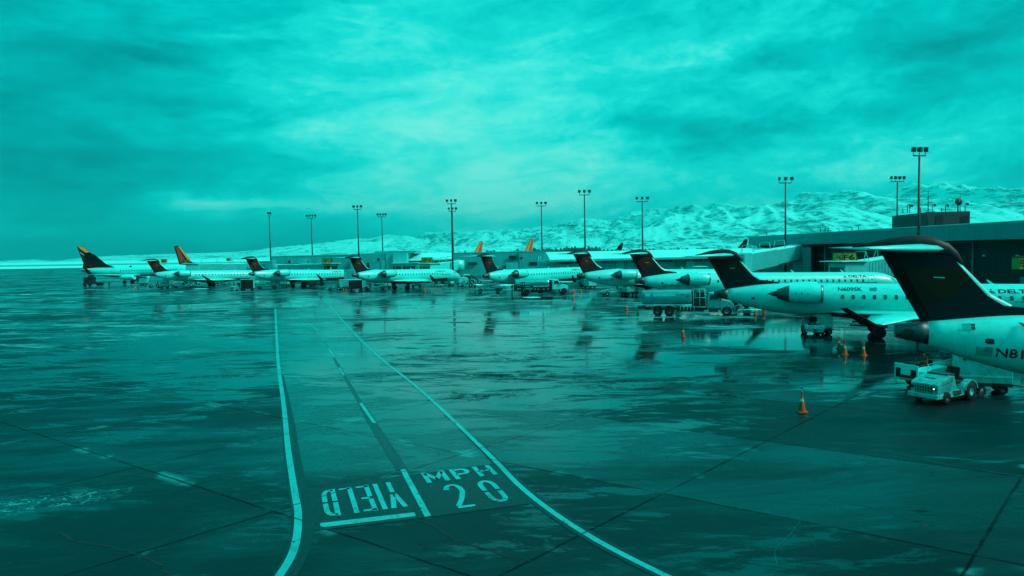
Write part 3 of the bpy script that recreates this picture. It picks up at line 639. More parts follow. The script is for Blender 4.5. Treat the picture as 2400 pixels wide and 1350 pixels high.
    # wings
    for sd_ in (1, -1):
        mb = MB(); J.slab(mb, [(18.4, 12.9, 1.1*sd_, 1.80, .62), (15.6, 12.3, 4.4*sd_, 1.86, .36), (12.5, 11.15, 11.5*sd_, 2.05, .14)], 0)
        wg = obj('wing', mb, 'white', rt)
        mb = MB(); J.slab(mb, [(12.55, 11.15, 11.45*sd_, 2.03, .12), (12.05, 10.95, 11.75*sd_, 2.12, .1), (10.15, 9.65, 12.35*sd_, 3.28, .03)], 0)
        # turn the winglet's thickness sideways by thinning it
        wl = obj('winglet', mb, 'navy', wg)
        for t, a in ((3.2, 12.2), (6.0, 11.9), (8.8, 11.5)): mb = MB(); mb.tube(J.P(a-.9, t*sd_, 1.72), J.P(a+1.6, t*sd_, 1.72), .06, .13, 8); obj('flap_fairing', mb, 'navy', wg)
    # engines
    for sd_ in (1, -1):
        mb = MB(); c = J.P(0, 2.35*sd_, 3.62)
        ax = (c[0]+0, c[1], c[2]-(7.6)*J.pt)
        mb.lathe([(6.45, .60), (6.42, .70), (6.55, .72), (7.2, .80), (8.2, .83), (8.9, .78), (9.12, .70), (9.05, .62), (8.6, .58)], ax, 'x', 28)
        nc = obj('nacelle', mb, 'white', rt)
        mb = MB(); mb.lathe([(8.93, .785), (9.05, .76), (9.15, .69), (9.06, .60)], ax, 'x', 28); obj('inlet_lip', mb, 'steel', nc)
        mb = MB(); mb.lathe([(6.9, .66), (6.3, .655), (5.55, .40), (5.50, .34), (5.55, .30)], ax, 'x', 24); obj('exhaust_nozzle', mb, 'nozzle', nc)
        mb = MB(); mb.lathe([(6.44, .725), (6.36, .71), (6.40, .60), (6.6, .58)], ax, 'x', 28); obj('cowl_rim', mb, 'dark', nc)
        mb = MB(); mb.lathe([(5.7, .26), (5.3, .22), (4.75, .02)], ax, 'x', 16); obj('exhaust_plug', mb, 'dark', nc)
        mb = MB(); mb.lathe([(8.6, .0), (8.6, .60)], ax, 'x', 20); mb.lathe([(8.6, .2), (8.95, .0)], ax, 'x', 14); obj('fan', mb, 'dark', nc)
        mb = MB(); J.slab(mb, [(8.7, 5.6, 1.0*sd_, 3.45, .36), (8.6, 5.9, 1.75*sd_, 3.55, .30)], 0); obj('pylon', mb, 'white', rt)
        if detail > 1 and sd_ == 1:
            for a, h in ((7.0, .16), (7.42, .2), (7.9, .1)): mb = MB(); mb.add([(ax[0]+a+q, ax[1]-sd_*.835, ax[2]+zz) for q, zz in ((0, 0), (.05, 0), (.05, h), (0, h))], [(0, 1, 2, 3)]); obj('cowl_marking', mb, 'ink', nc)
    # landing gear
    for sd_ in (1, -1):
        mb = MB(); J.wheel(mb, sg, 1.85*sd_, .46, .28); J.wheel(mb, sg, 2.28*sd_, .46, .28)
        gr = obj('main_gear', mb, 'black', rt)
        mb = MB(); mb.tube((0, -2.07*sd_, .4), (.15, -1.9*sd_, 1.9), .12, .14); mb.tube((0.1, -2.07*sd_, 1.0), (1.2, -1.5*sd_, 1.8), .06)
        mb.box((-.1, -2.35*sd_, 1.25), (1.0, .06, .9)); obj('gear_strut', mb, 'dark', gr)
    ng = L-3.5; mb = MB(); J.wheel(mb, ng, .2, .29, .18); J.wheel(mb, ng, -.2, .29, .18); gr = obj('nose_gear', mb, 'black', rt)
    mb = MB(); mb.tube((ng-sg, 0, .3), (ng-sg, 0, 1.8), .08); mb.box((ng-sg+.5, -.35, 1.25-(ng-sg)*pt), (1.1, .04, .5)); obj('gear_strut', mb, 'white', gr)
    # openings and lettering on the near side
    if win:
        k = int((L-6.6-10.75)/.79)
        for i in range(k+1):
            if i in (4, 5) and detail > 1 and False: continue
            mb = MB(); J.rrect(mb, 10.7+i*.80, 3.33, .25, .36, .014); obj('cabin_window', mb, 'winp', rt)
    mb = MB(); J.outline(mb, L-5.75, L-4.9, 2.2, 3.95); J.rrect(mb, L-5.3, 3.45, .16, .22); obj('service_door', mb, 'ink' if False else 'nozzle', rt)
    if door_s: mb = MB(); J.outline(mb, door_s, door_s+.62, 2.55, 3.70); obj('overwing_exit', mb, 'nozzle', rt)
    mb = MB()
    for a0, a1, z0, z1 in ((L-2.62, L-2.05, 3.42, 3.66), (L-3.25, L-2.70, 3.45, 3.78)):
        mb.add([J.side(a0, z0), J.side(a1, z0-.02), J.side(a1-.12, z1-.08), J.side(a0+.05, z1)], [(0, 1, 2, 3)])
    for q in (1, -1): mb.add([J.P(L-1.98, .04*q, 3.42+.06), J.P(L-2.5, .05*q, 3.80+.03), J.P(L-2.55, .62*q, 3.72), J.P(L-2.08, .74*q, 3.36)], [(0, 1, 2, 3)])
    obj('cockpit_window', mb, 'glass', rt)
    if title:
        mb = MB(); a0 = L-9.1
        text_fit(mb, 'DELTA', a0+.75, a0+3.2, 3.72, 4.02, lambda x, z: J.side(x, z, .014), .03)
        obj('airline_lettering', mb, 'ink', rt)
        mb = MB(); mb.add([J.side(a0, 3.72), J.side(a0+.28, 3.80), J.side(a0+.56, 3.72), J.side(a0+.28, 4.06)], [(0, 1, 3), (1, 2, 3)])
        em = obj('airline_emblem', mb, 'ink', rt)
        mb = MB(); mb.add([J.side(a0+.02, 3.66), J.side(a0+.28, 3.78), J.side(a0+.54, 3.66), J.side(a0+.28, 3.71)], [(0, 1, 3), (1, 2, 3)]); obj('emblem_base', mb, 'red', em)
        mb = MB(); text_fit(mb, 'CONNECTION', L-7.3, L-4.6, 3.0, 3.14, lambda x, z: J.side(x, z, .014), .02) if detail > 1 or pt < .03 else None
        if mb.v: obj('small_lettering', mb, 'nozzle', rt)
    if reg:
        s0, z0, h, wd = reg[1:]
        mb = MB(); text_fit(mb, reg[0], s0, s0+wd, z0, z0+h, lambda x, z: J.side(x, z, .014), .02); obj('registration_lettering', mb, 'ink', rt)
        fl = MB(); fx = s0+wd+.55 if flag else s0-.66
        for i in range(7):
            zz = z0+h*.98*i/7; fl.add([J.side(fx, zz, .014), J.side(fx+.55, zz, .014), J.side(fx+.55, zz+h*.075, .014), J.side(fx, zz+h*.075, .014)], [(0, 1, 2, 3)])
        fl.add([J.side(fx+.30, z0+h*.5, .018), J.side(fx+.56, z0+h*.5, .018), J.side(fx+.56, z0+h, .018), J.side(fx+.30, z0+h, .018)], [(0, 1, 2, 3)])
        obj('painted_flag', fl, 'faded', rt)
    mb = MB(); J.rrect(mb, 3.4 if reg and reg[0][1:3] == '81' else 3.55, 3.28 if reg and reg[0][1:3] == '81' else 3.10, .30, .22, .014); obj('drain_vent', mb, 'dark', rt)
    for a in (L-15, L-8.3):
        mb = MB(); mb.add([J.P(a, 0, 4.35), J.P(a-.35, 0, 4.36), J.P(a-.62, 0, 4.72), J.P(a-.5, 0, 4.74), J.P(a, .04, 4.35), J.P(a-.35, .04, 4.36), J.P(a-.62, .02, 4.72), J.P(a-.5, .02, 4.74)], [(0, 1, 2, 3), (7, 6, 5, 4), (0, 4, 5, 1), (1, 5, 6, 2), (2, 6, 7, 3), (3, 7, 4, 0)])
        obj('blade_antenna', mb, 'white', rt)
    if detail > 1:
        mb = MB(); a = 3.1; z = 3.95
        mb.add([J.side(a, z-.02, .01), J.side(a+.28, z, .30), J.side(a+.22, z+.12, .34), J.side(a, z+.14, .02)], [(0, 1, 2, 3)]); 
    return rt, J
GRP = 'regional jets parked nose-in along the concourse'
rj9, J9 = regional_jet('nearest jet at the right edge, huge black tail fin above the tractors', 29.09, 24.98, -20.9, .0433, 34.0, 13.8, GRP, reg=('N813SK', 3.62, 2.66, .38, 1.95), title=False, detail=2)
mb = MB(); J9.rrect(mb, 2.72, 3.86, .34, .26, .012); 
mb = MB(); mb.add([J9.side(2.5, 3.66, .014), J9.side(2.95, 3.70, .014), J9.side(2.95, 3.93, .014), J9.side(2.5, 3.90, .014)], [(0, 1, 2, 3)]); obj('hatch_opening', mb, 'dark', rj9)
mb = MB(); mb.add([J9.side(2.38, 3.66, .02), J9.side(2.52, 3.66, .02), J9.side(2.78, 3.70, .22), J9.side(2.78, 3.92, .22), J9.side(2.52, 3.90, .02), J9.side(2.38, 3.89, .02)], [(0, 1, 4, 5), (1, 2, 3, 4)]); obj('hatch_door', mb, 'white', rj9)
mb = MB(); mb.add([J9.P(4.35, .75, 4.10), J9.P(4.50, .76, 4.08), J9.P(4.75, 1.05, 3.92), J9.P(4.52, 1.08, 3.90)], [(0, 1, 2, 3)]); mb.add([J9.P(4.35, .79, 4.10), J9.P(4.50, .80, 4.08), J9.P(4.75, 1.09, 3.92), J9.P(4.52, 1.12, 3.90)], [(3, 2, 1, 0)]); obj('air_scoop', mb, 'dark', rj9)
regional_jet('jet with N609SK above its windows, just behind the nearest tail', 30.85, 59.23, -20.8, .0061, 30.2, 13.4, GRP, reg=('N609SK', 10.35, 3.82, .30, 1.85), flag=True, detail=2, door_s=16.6)
regional_jet('white jet marked N896SK whose rear stands behind the pale tanker truck', 29.84, 91.49, 3.2, .0168, 36.4, 14.1, GRP, reg=('N896SK', 4.2, 2.62, .36, 1.6), detail=2)
regional_jet('jet marked N822SK with a small loader under its belly', 23.29, 114.39, 15.6, .0223, 34.0, 13.6, GRP, reg=('N822SK', 4.2, 2.62, .36, 1.6), strake=False)
regional_jet('jet behind the silver tank truck, its brown fin in front of the flat grey building', 3.83, 134.93, 50.2, .0086, 34.8, 14.0, GRP)
regional_jet('jet seen whole from tail to nose, left of the white box tractor', -23.95, 151.03, 50.3, .0196, 31.3, 12.9, GRP, strake=False)
regional_jet('jet with a brown fin in front of the long corrugated boarding bridge', -52.5, 171.82, 51.9, .0323, 31.8, 13.2, GRP)
regional_jet('jet marked by a white engine hump, second from the left', -79.75, 186.07, 35.8, .0262, 29.4, 14.7, GRP, strake=False, title=False)

def airliner(name, label, X, Y, yaw, L, sg, dia, zc, fin, finmat, group=None, stab=None, wings=True, winglet=True, s_win=None, finpaint=None, tailtext=None):
    rt = thing(name, label, 'airplane', (X, Y, 0), R(yaw), group)
    r = dia/2
    tab = [(.0, zc+.75, .12, .15), (.8, zc+.72, .38, .38), (3.0, zc+.52, .85, .85), (6.0, zc+.26, r*.82, r*.86), (9.0, zc+.03, r*.98, r), (12, zc, r, r), (L-6, zc, r, r), (L-4, zc-.05, r*.93, r*.94), (L-2.2, zc-.22, r*.70, r*.68), (L-.8, zc-.42, r*.38, r*.34), (L, zc-.5, .04, .04)]
    J = Jet(rt, L, sg, 0.0, tab)
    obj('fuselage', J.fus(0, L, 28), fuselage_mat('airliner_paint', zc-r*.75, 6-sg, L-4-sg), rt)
    mb = MB(); m_ = len(fin)
    vs = [J.P(a, .16, z) for a, z in fin]+[J.P(a, -.16, z) for a, z in fin]
    mb.add(vs, [tuple(range(m_)), tuple(range(2*m_-1, m_-1, -1))]+[(i, m_+i, m_+(i+1) % m_, (i+1) % m_) for i in range(m_)])
    f = obj('tail_fin', mb, finmat, rt)
    if finpaint:
        for nm, mt, poly in finpaint:
            for q in (1, -1):
                mb = MB(); mb.add([J.P(a, .18*q, z) for a, z in poly], [tuple(range(len(poly)))]); obj(nm, mb, mt, f)
    if tailtext:
        mb = MB(); body, x0, x1, z0, z1 = tailtext; text_fit(mb, body, x0, x1, z0, z1, lambda x, z: J.P(x, .19, z), .03); obj('fin_lettering', mb, 'pale', f)
    st = stab or (4.6, 1.2, 5.4, zc+.75)
    for q in (1, -1):
        mb = MB(); J.slab(mb, [(st[0], st[1], .4*q, st[3], .35), (st[1]+1.0, st[1]-.6, st[2]*q, st[3]+.55, .1)], 0); obj('stabiliser', mb, 'nozzle' if name == 'jetliner' else 'white', rt)
        if wings:
            wr = sg+4.5
            mb = MB(); J.slab(mb, [(wr, wr-6, r*.8*q, zc-r*.75, .8), (wr-4.2, wr-7.2, 5.5*q, zc-r*.6, .45), (wr-8.2, wr-9.8, 14*q, zc-r*.2, .15)], 0); wg = obj('wing', mb, 'white', rt)
            if winglet: mb = MB(); J.slab(mb, [(wr-8.3, wr-9.8, 13.95*q, zc-r*.2, .12), (wr-10, wr-10.7, 14.6*q, zc-r*.2+2.1, .04)], 0); obj('winglet', mb, 'navy', wg)
            mb = MB(); ax = J.P(0, 4.9*q, zc-r-.15); mb.lathe([(wr-4.6, .5), (wr-3.5, .72), (wr-1, .82), (wr-.2, .72), (wr-.3, .62), (wr-1, .55), (wr-1, 0)], ax, 'x', 20); obj('engine', mb, 'white', rt)
        mb = MB(); J.wheel(mb, sg, 2.2*q, .5, .3); J.wheel(mb, sg, 2.8*q, .5, .3); mb.tube((0, -2.5*q, .4), (0, -2.3*q, zc-r*.6), .12); obj('main_gear', mb, 'black', rt)
    mb = MB(); J.wheel(mb, L-3.8, .2, .32, .2); J.wheel(mb, L-3.8, -.2, .32, .2); mb.tube((L-3.8-sg, 0, .3), (L-3.8-sg, 0, zc-r*.6), .09); obj('nose_gear', mb, 'black', rt)
    if s_win:
        a = s_win
        while a < L-5.5:
            mb = MB(); J.rrect(mb, a, zc+.42, .30, .40, .02); obj('cabin_window', mb, 'winp', rt); a += .86
        mb = MB(); J.outline(mb, s_win-3, s_win-2.1, zc-.6, zc+1.1, .05); obj('service_door', mb, 'nozzle', rt)
    mb = MB()
    for q in (1,): mb.add([J.side(L-3.0, zc+.55), J.side(L-2.3, zc+.35), J.side(L-2.45, zc+.75), J.side(L-3.0, zc+.95)], [(0, 1, 2, 3)])
    obj('cockpit_window', mb, 'glass', rt)
    return rt, J
# P1: the twin-jet at far left, broadside
Y1 = 226; xt = (191-1200)/F_PX*Y1
airliner('twin_jet', 'leftmost jet, broad dark fin standing in front of the gold tipped fin', xt+15.2*math.cos(R(4)), Y1, 4, 37.0, 15.2, 3.0, 3.75,
         [(1.2, 4.6), (2.1, 10.1), (3.4, 10.3), (5.2, 9.4), (8.6, 6.3), (11.5, 5.15), (6, 4.9)], 'fin', s_win=13.6, wings=True)
FIN7 = [(.4, 5.4), (-1.7, 12.4), (.2, 12.55), (1.6, 11.0), (4.6, 7.9), (6.0, 6.2), (9, 5.5), (4, 5.2)]
GT = 'warm tipped airliner fins rising behind the buildings'
def fin_plane(label, px, py, yaw, Yd, paint, **kw):
    # the rear top corner of the fin lands on the pixel's direction
    c = math.cos(R(yaw)); P = D(px, py, Yd)
    sg = 16.0; s_ = -1.7
    X0 = P.x-(s_-sg)*c; Y0 = Yd-(s_-sg)*math.sin(R(yaw))
    return airliner('jetliner', label, X0, Y0, yaw, 36.0, sg, 3.9, 3.55, FIN7, paint, GT, **kw)
gold = [('fin_top_panel', 'gold', [(-1.45, 12.3), (.1, 12.42), (1.5, 10.9), (3.6, 8.7), (1.2, 10.0), (-.6, 11.5)]), ('pale_stripe', 'pale', [(-.95, 10.6), (1.0, 9.1), (3.9, 8.3), (1.0, 8.85), (-.9, 10.3)])]
fin_plane('gold tipped navy fin at far left behind the leftmost jet', 180, 575, 42, 238, 'navy', finpaint=gold, tailtext=('Southwest', .1, 3.6, 6.1, 7.0), wings=False)
warm = [('warm_panel', 'terra', [(-1.2, 11.9), (-.4, 12.2), (2.6, 7.3), (5.2, 6.0), (.6, 5.9)]), ('gold_panel', 'gold', [(-.2, 12.3), (.3, 12.4), (5.8, 6.4), (4.4, 6.6)])]
fin_plane('gold edged fin standing alone left of centre above the corrugated bridge', 408, 575, 66, 262, 'navy', finpaint=warm, wings=False)
warm2 = [('warm_panel', 'rust', [(-1.3, 12.1), (-.6, 12.3), (2.0, 6.0), (.5, 5.6)]), ('gold_panel', 'gold', [(-.3, 12.3), (.2, 12.4), (5.8, 6.2), (3.4, 6.0)])]
fin_plane('smaller of the two orange fins behind the flat grey building', 1132, 566, 236, 300, 'rust', finpaint=warm2, wings=False)
fin_plane('larger of the two orange fins behind the flat grey building', 1250, 558, 238, 262, 'rust', finpaint=warm2, wings=False)
lowr = [('warm_panel', 'orange_dark', [(.2, 5.6), (-.3, 8.0), (4.4, 8.0), (6.0, 6.0)])]
fin_plane('tiny far fin, dark top and red base, above the long snowy roof', 1461, 571, 140, 500, 'navy', finpaint=lowr, wings=False)
fin_plane('tiny far fin with an orange base beside the right terminal roof', 1753, 564, 130, 420, 'navy', finpaint=lowr, wings=False)
# ------------------------------------------------------------------ MOUNTAINS
from mathutils import noise as mn
SKY = [(420, 604), (560, 600), (640, 598), (700, 591), (800, 577), (900, 564), (1000, 558), (1100, 553), (1200, 548), (1290, 543), (1340, 533), (1400, 522), (1480, 513), (1560, 505), (1640, 494), (1700, 482), (1760, 478), (1800, 470), (1860, 474), (1920, 466), (2000, 462), (2060, 466), (2110, 454), (2160, 452), (2210, 450), (2270, 462), (2330, 454), (2400, 462), (2500, 458), (2700, 470)]
def sky_y(px):
    if px <= SKY[0][0]: return SKY[0][1]
    for a, b in zip(SKY, SKY[1:]):
        if px <= b[0]: return a[1]+(b[1]-a[1])*(px-a[0])/(b[0]-a[0])
    return SKY[-1][1]
def mountains():
    nx, ny = 620, 120; Y0, Y1 = 5200.0, 10500.0
    vs = []; fs = []
    for j in range(ny+1):
        t = j/ny; Yv = Y0+(Y1-Y0)*t*1.18
        for i in range(nx+1):
            px = 420+(2750-420)*i/nx
            kd = 1+.95*(min(1, max(0, (1750-px)/900))**1.2); Yv = (Y0+(Y1-Y0)*t*1.18)*kd
            zr = max(0.0, D(px, sky_y(px), Y1*kd).z+55*kd)
            X = (px-1200)/F_PX*(Yv*.35+Y1*kd*.65)
            h = t*1.18
            prof = (h**.85 if h < 1 else max(0, 1-(h-1)*2.4))
            wx = X+260*mn.noise(Vector((X/1400, Yv/1600, 9)))
            ra_ = 1-abs(mn.fractal(Vector((wx/1350+Yv/5200, Yv/4200, 0)), 1.0, 2.1, 2))*2.6
            rb_ = 1-abs(mn.fractal(Vector((wx/330-Yv/2600, Yv/1900, 3)), 1.0, 2.1, 3))*2.4
            rc_ = mn.fractal(Vector((wx/95, Yv/420, 5)), .9, 2.1, 4)
            mid_ = min(1, h*2.6)*(1-.45*min(1, h))
            z = zr*prof*(.92+.13*ra_)+zr*.26*(ra_-.55)*mid_+zr*.075*(rb_-.5)*mid_+zr*.018*rc_*min(1, h*4)
            vs.append((X, Yv, max(-5, z)))
    for j in range(ny):
        for i in range(nx):
            a = j*(nx+1)+i; fs.append((a, a+1, a+nx+2, a+nx+1))
    mb = MB(); mb.add(vs, fs, 0, True)
    m, b, n = bsdf('snowy_slope')
    ge = n.n('ShaderNodeNewGeometry'); P = ge.outputs['Position']; x, y, z = n.xyz(P)
    nx_, ny_, nz_ = n.xyz(ge.outputs['Normal'])
    f1 = n.noise(n.vec(n.m('MULTIPLY', x, .0016), n.m('MULTIPLY', y, .0016), n.m('MULTIPLY', z, .006)), 2.2, 9, .68, .8)
    f2 = n.noise(n.vec(n.m('ADD', n.m('MULTIPLY', x, .013), n.m('MULTIPLY', z, .006)), n.m('MULTIPLY', y, .0015), n.m('MULTIPLY', z, .030)), 1.5, 8, .74, .8)
    f3 = n.noise(P, .0006, 4, .6)
    low = n.sm(z, 170.0, 10.0)
    v = n.m('ADD', n.m('MULTIPLY', f1, .5), n.m('MULTIPLY', f2, .5))
    v = n.m('ADD', v, n.m('MULTIPLY', n.m('SUBTRACT', f3, .5), .25)); v = n.m('ADD', v, n.m('MULTIPLY', low, .025))
    rock = n.sm(n.m('ADD', v, n.m('MULTIPLY', n.sm(n.m('ADD', nx_, n.m('MULTIPLY', ny_, -.2)), .15, -.35), .05)), .535, .60)
    n.put(b.inputs['Base Color'], n.mix(n.m('MULTIPLY', rock, .9), (.06, .84, .77), (.001, .17, .175)))
    b.inputs['Roughness'].default_value = .9; b.inputs['Specular IOR Level'].default_value = .1
    bp = n.n('ShaderNodeBump'); bp.inputs['Strength'].default_value = .55; bp.inputs['Distance'].default_value = 10
    n.put(bp.inputs['Height'], n.m('ADD', f2, f1)); n.t.links.new(bp.outputs[0], b.inputs['Normal'])
    return struct('mountains', mb, m)
mountains()
# distant belt of bare trees and roofs at the foot of the hills
mb = MB(); random.seed(11)
for i in range(900):
    px = random.uniform(640, 1900) if i % 3 else random.gauss(1330, 60); Yd = random.uniform(1500, 2600); x = (px-1200)/F_PX*Yd
    h = random.uniform(4, 11)*(1.8 if 1250 < px < 1420 and random.random() < .5 else 1); wd = h*random.uniform(.12, .5)
    mb.add([(x-wd, Yd, 0), (x+wd, Yd, 0), (x+wd*.7, Yd, h*.7), (x, Yd, h), (x-wd*.7, Yd, h*.6), (x, Yd-wd, 0), (x, Yd+wd, 0), (x, Yd+wd*.5, h*.8), (x, Yd-wd*.5, h*.75)], [(0, 1, 2, 3, 4), (5, 6, 7, 8)])
tag(obj('distant_trees', mb, mat('bare_trees', (.001, .11, .115), .9, var=.4, scale=.01)), 'thin line of far bare trees along the foot of the snowy hills', kind='stuff')
# ------------------------------------------------------------------ BUILDINGS
class Bld:
    def __init__(s, name, label, cat, base, group=None): s.b = Vector(base); s.r = thing(name, label, cat, base, 0, group)
    def part(s, name, mb, m, parent=None, bevel=0):
        mb.v = [tuple(Vector(v)-s.b) for v in mb.v]; return obj(name, mb, m, parent or s.r, bevel=bevel)
    def block(s, name, px0, px1, Yd, z0, z1, dep, m, Y2=None, parent=None, off=0):
        """front face from the direction of px0 at depth Yd to px1 at depth Y2, running back by dep"""
        Y2 = Yd if Y2 is None else Y2
        a = Vector(((px0-1200)/F_PX*Yd, Yd)); b = Vector(((px1-1200)/F_PX*Y2, Y2))
        t = (b-a).normalized(); nn = Vector((-t.y, t.x)); nn = nn if nn.y > 0 or abs(nn.y) < .2 else -nn
        a -= nn*off; b -= nn*off
        q = [a, b, b+nn*dep, a+nn*dep]; mb = MB()
        mb.add([(p.x, p.y, z) for z in (z0, z1) for p in q], [(3, 2, 1, 0), (4, 5, 6, 7), (0, 1, 5, 4), (1, 2, 6, 5), (2, 3, 7, 6), (3, 0, 4, 7)])
        return s.part(name, mb, m, parent)
def zat(px, py, Yd): return D(px, py, Yd).z
b1 = Bld('concourse_building', 'low flat roofed pale building behind the leftmost boarding bridges', 'building', ((720-1200)/F_PX*222, 222, 0))
b1.block('wall', 638, 822, 222, 0, zat(730, 599.0, 222), 16, 'wall')
w2 = b1.block('roof_edge', 637, 823, 222, zat(730, 599, 222), zat(730, 597.8, 222), 16.2, 'snow', off=.12)
b1.block('door_panel', 700, 722, 222, 3.0, zat(711, 606, 222), .3, 'wall2', off=.15)
b1.block('door_panel', 742, 752, 222, 2.4, zat(747, 614, 222), .3, 'wall2', off=.15); b1.block('vent', 678, 682, 222, 5.6, 6.4, .2, 'dark', off=.1)
b1.block('pipe_rail', 756, 812, 220, zat(780, 596.0, 220), zat(780, 595.2, 220), .3, 'dark')
b2 = Bld('concourse_building', 'pale block with a tall light panel and thin overhanging roof', 'building', ((900-1200)/F_PX*212, 212, 0))
b2.block('wall', 822, 955, 212, 0, zat(890, 594, 212), 18, 'wall')
b2.block('wall', 922, 955, 211, 0, zat(938, 593.6, 211), 6, 'wall2')
b2.block('light_panel', 907, 922, 212, 2.0, zat(915, 595, 212), .4, 'wall2', off=.2)
b2.block('door_panel', 895, 904, 212, 1.0, zat(900, 611, 212), .3, 'wall2', off=.15)
b2.block('roof_slab', 880, 976, 214, zat(930, 593.2, 214), zat(930, 588.2, 214), 14, 'fascia' if False else 'wall')
b2.block('door', 861, 867, 212, .2, zat(864, 616, 212), .2, 'dark', off=.1)
b2.block('vent', 887, 891, 212, 5.8, 6.6, .2, 'dark', off=.1)
b3 = Bld('concourse_building', 'long low building with snowy roof and dark window band behind the round nosed jet', 'building', ((1000-1200)/F_PX*216, 216, 0))
b3.block('wall', 955, 1064, 216, 0, zat(1000, 608, 216), 26, 'wall2')
mbr = MB(); Yd = 215
x0, x1 = (954-1200)/F_PX*Yd, (1066-1200)/F_PX*Yd; za, zb = zat(1000, 608, Yd), zat(1000, 592.5, Yd)
mbr.add([(x0, Yd-.5, za), (x1, Yd-.5, za), (x1, Yd+14, zb), (x0, Yd+14, zb), (x0, Yd+28, za), (x1, Yd+28, za)], [(0, 1, 2, 3), (3, 2, 5, 4), (0, 3, 4), (1, 5, 2)])
mbr.add([(x0, Yd-.5, za-.35), (x1, Yd-.5, za-.35), (x1, Yd-.5, za), (x0, Yd-.5, za)], [(0, 1, 2, 3)])
b3.part('roof', mbr, 'snow')
for p0, p1 in ((954.5, 990), (1012, 1018), (1021, 1036), (1039, 1058)): b3.block('window', p0, p1, 216, zat(1000, 614.3, 216), zat(1000, 609.6, 216), .2, 'glass', off=.12)
an = b3.block('annex', 920, 980, 209, 0, zat(950, 617, 209), 5, 'wall')
b3.block('annex_roof', 919, 981, 209, zat(950, 617.2, 209), zat(950, 616.2, 209), 5.5, 'snow', off=.3)
for p0, p1 in ((922, 927), (929, 941), (946, 953), (955, 974)): b3.block('window', p0, p1, 209, zat(950, 631.5, 209), zat(950, 624, 209), .2, 'glass', off=.12, parent=an)
b4 = Bld('terminal_building', 'big flat grey block with small dark windows behind the silver tank truck', 'building', ((1170-1200)/F_PX*196, 196, 0))
b4.block('wall', 1063, 1218, 196, 0, zat(1140, 592.2, 196), 20, 'wall')
b4.block('wall', 1218, 1291, 195.6, 0, zat(1250, 589.6, 195.6), 20, 'wall')
b4.block('wall', 1291, 1314, 198, 0, zat(1300, 590.5, 198), 18, 'wall2')
b4.block('parapet', 1062.5, 1218, 196, zat(1140, 592.2, 196), zat(1140, 590.6, 196), .5, 'wall2', off=.1)
b4.block('parapet', 1218, 1291.5, 195.6, zat(1250, 589.6, 195.6), zat(1250, 588.4, 195.6), .5, 'wall2', off=.1)
b4.block('plinth', 1063, 1291, 195.5, 0, zat(1140, 646, 195.5), .3, 'fascia')
for p0, p1, y0, y1 in ((1096, 1119.5, 614.5, 620.5), (1194.5, 1213.5, 599, 608), (1242, 1261, 614, 620.5), (1182.5, 1187.5, 622, 631.5), (1221, 1226, 602.5, 605.5)):
    f = b4.block('window', p0, p1, 195.6, zat((p0+p1)/2, y1, 195.6), zat((p0+p1)/2, y0, 195.6), .25, 'glass', off=.2)
    if p1-p0 > 10: b4.block('mullion', (p0+p1)/2-.4, (p0+p1)/2+.4, 195.6, zat((p0+p1)/2, y1, 195.6), zat((p0+p1)/2, y0, 195.6), .1, 'dark', off=.26, parent=f)
b4.block('door_panel', 1186, 1216, 195.6, 1.0, zat(1200, 615, 195.6), .2, 'wall2', off=.18)
for p0, p1, y0, y1 in ((1141, 1147, 587, 591), (1157, 1162, 586, 590), (1212, 1218, 583, 589), (1149, 1155, 588, 591), (1090, 1093, 588, 591)): b4.block('roof_unit', p0, p1, 202, zat(p0, y1+3, 202), zat(p0, y0, 202), 2, 'fascia')
mb = MB()
for px in (1262, 1267, 1275, 1281, 1286): p = D(px, 600, 192); q = D(px, 634, 192); mb.tube(p, q, .12)
for py in (600, 612, 624): mb.tube(D(1262, py, 192), D(1286, py, 192), .08)
tag(obj('pipe_rack', mb, 'wall2'), 'pale vertical pipes against the right end of the flat grey block', 'pipe rack')
# long terminal with snowy roof
b5 = Bld('terminal_building', 'long terminal wing with a wide snow covered roof and a strip of dark windows', 'building', (35, 152, 0))
Yd = 152; b5.block('wall', 1314, 1905, Yd, 0, zat(1600, 613, Yd), 26, 'wall')
b5.block('window_backing', 1320, 1900, Yd+.3, zat(1600, 613, Yd), zat(1600, 603, Yd), 24, 'glass')
mbr = MB(); x0, x1 = (1290-1200)/F_PX*(Yd-1), (1905-1200)/F_PX*(Yd-1)
ze = lambda X: zat(1200+X/Yd*F_PX, 602.5-(1200+X/Yd*F_PX-1600)*.006, Yd)
za = zat(1600, 602.5, Yd); zb = zat(1600, 584.5, Yd+16)
mbr.add([(x0, Yd-1.5, za), (x1, Yd-1.5, za), (x1, Yd+16, zb), (x0, Yd+16, zb), (x0, Yd+34, za), (x1, Yd+34, za)], [(0, 1, 2, 3), (3, 2, 5, 4), (0, 3, 4), (1, 5, 2)])
b5.part('roof', mbr, 'snow')
mb = MB(); mb.add([(x0, Yd-1.55, za-.4), (x1, Yd-1.55, za-.4), (x1, Yd-1.55, za+.02), (x0, Yd-1.55, za+.02), (x0, Yd+.2, za-.4), (x1, Yd+.2, za-.4)], [(0, 1, 2, 3), (0, 4, 5, 1)]); b5.part('eave', mb, 'wall2')
p = 1326
random.seed(5)
while p < 1900:
    wd = random.choice((9, 14, 21)); b5.block('window', p, min(p+wd, 1900), Yd, zat(1600, 611.5, Yd), zat(1600, 605.2, Yd), .15, 'glass', off=.12)
    b5.block('column', p+wd+.5, p+wd+2.0, Yd, zat(1600, 613, Yd), zat(1600, 603.2, Yd), .3, 'wall2', off=.2); p += wd+3
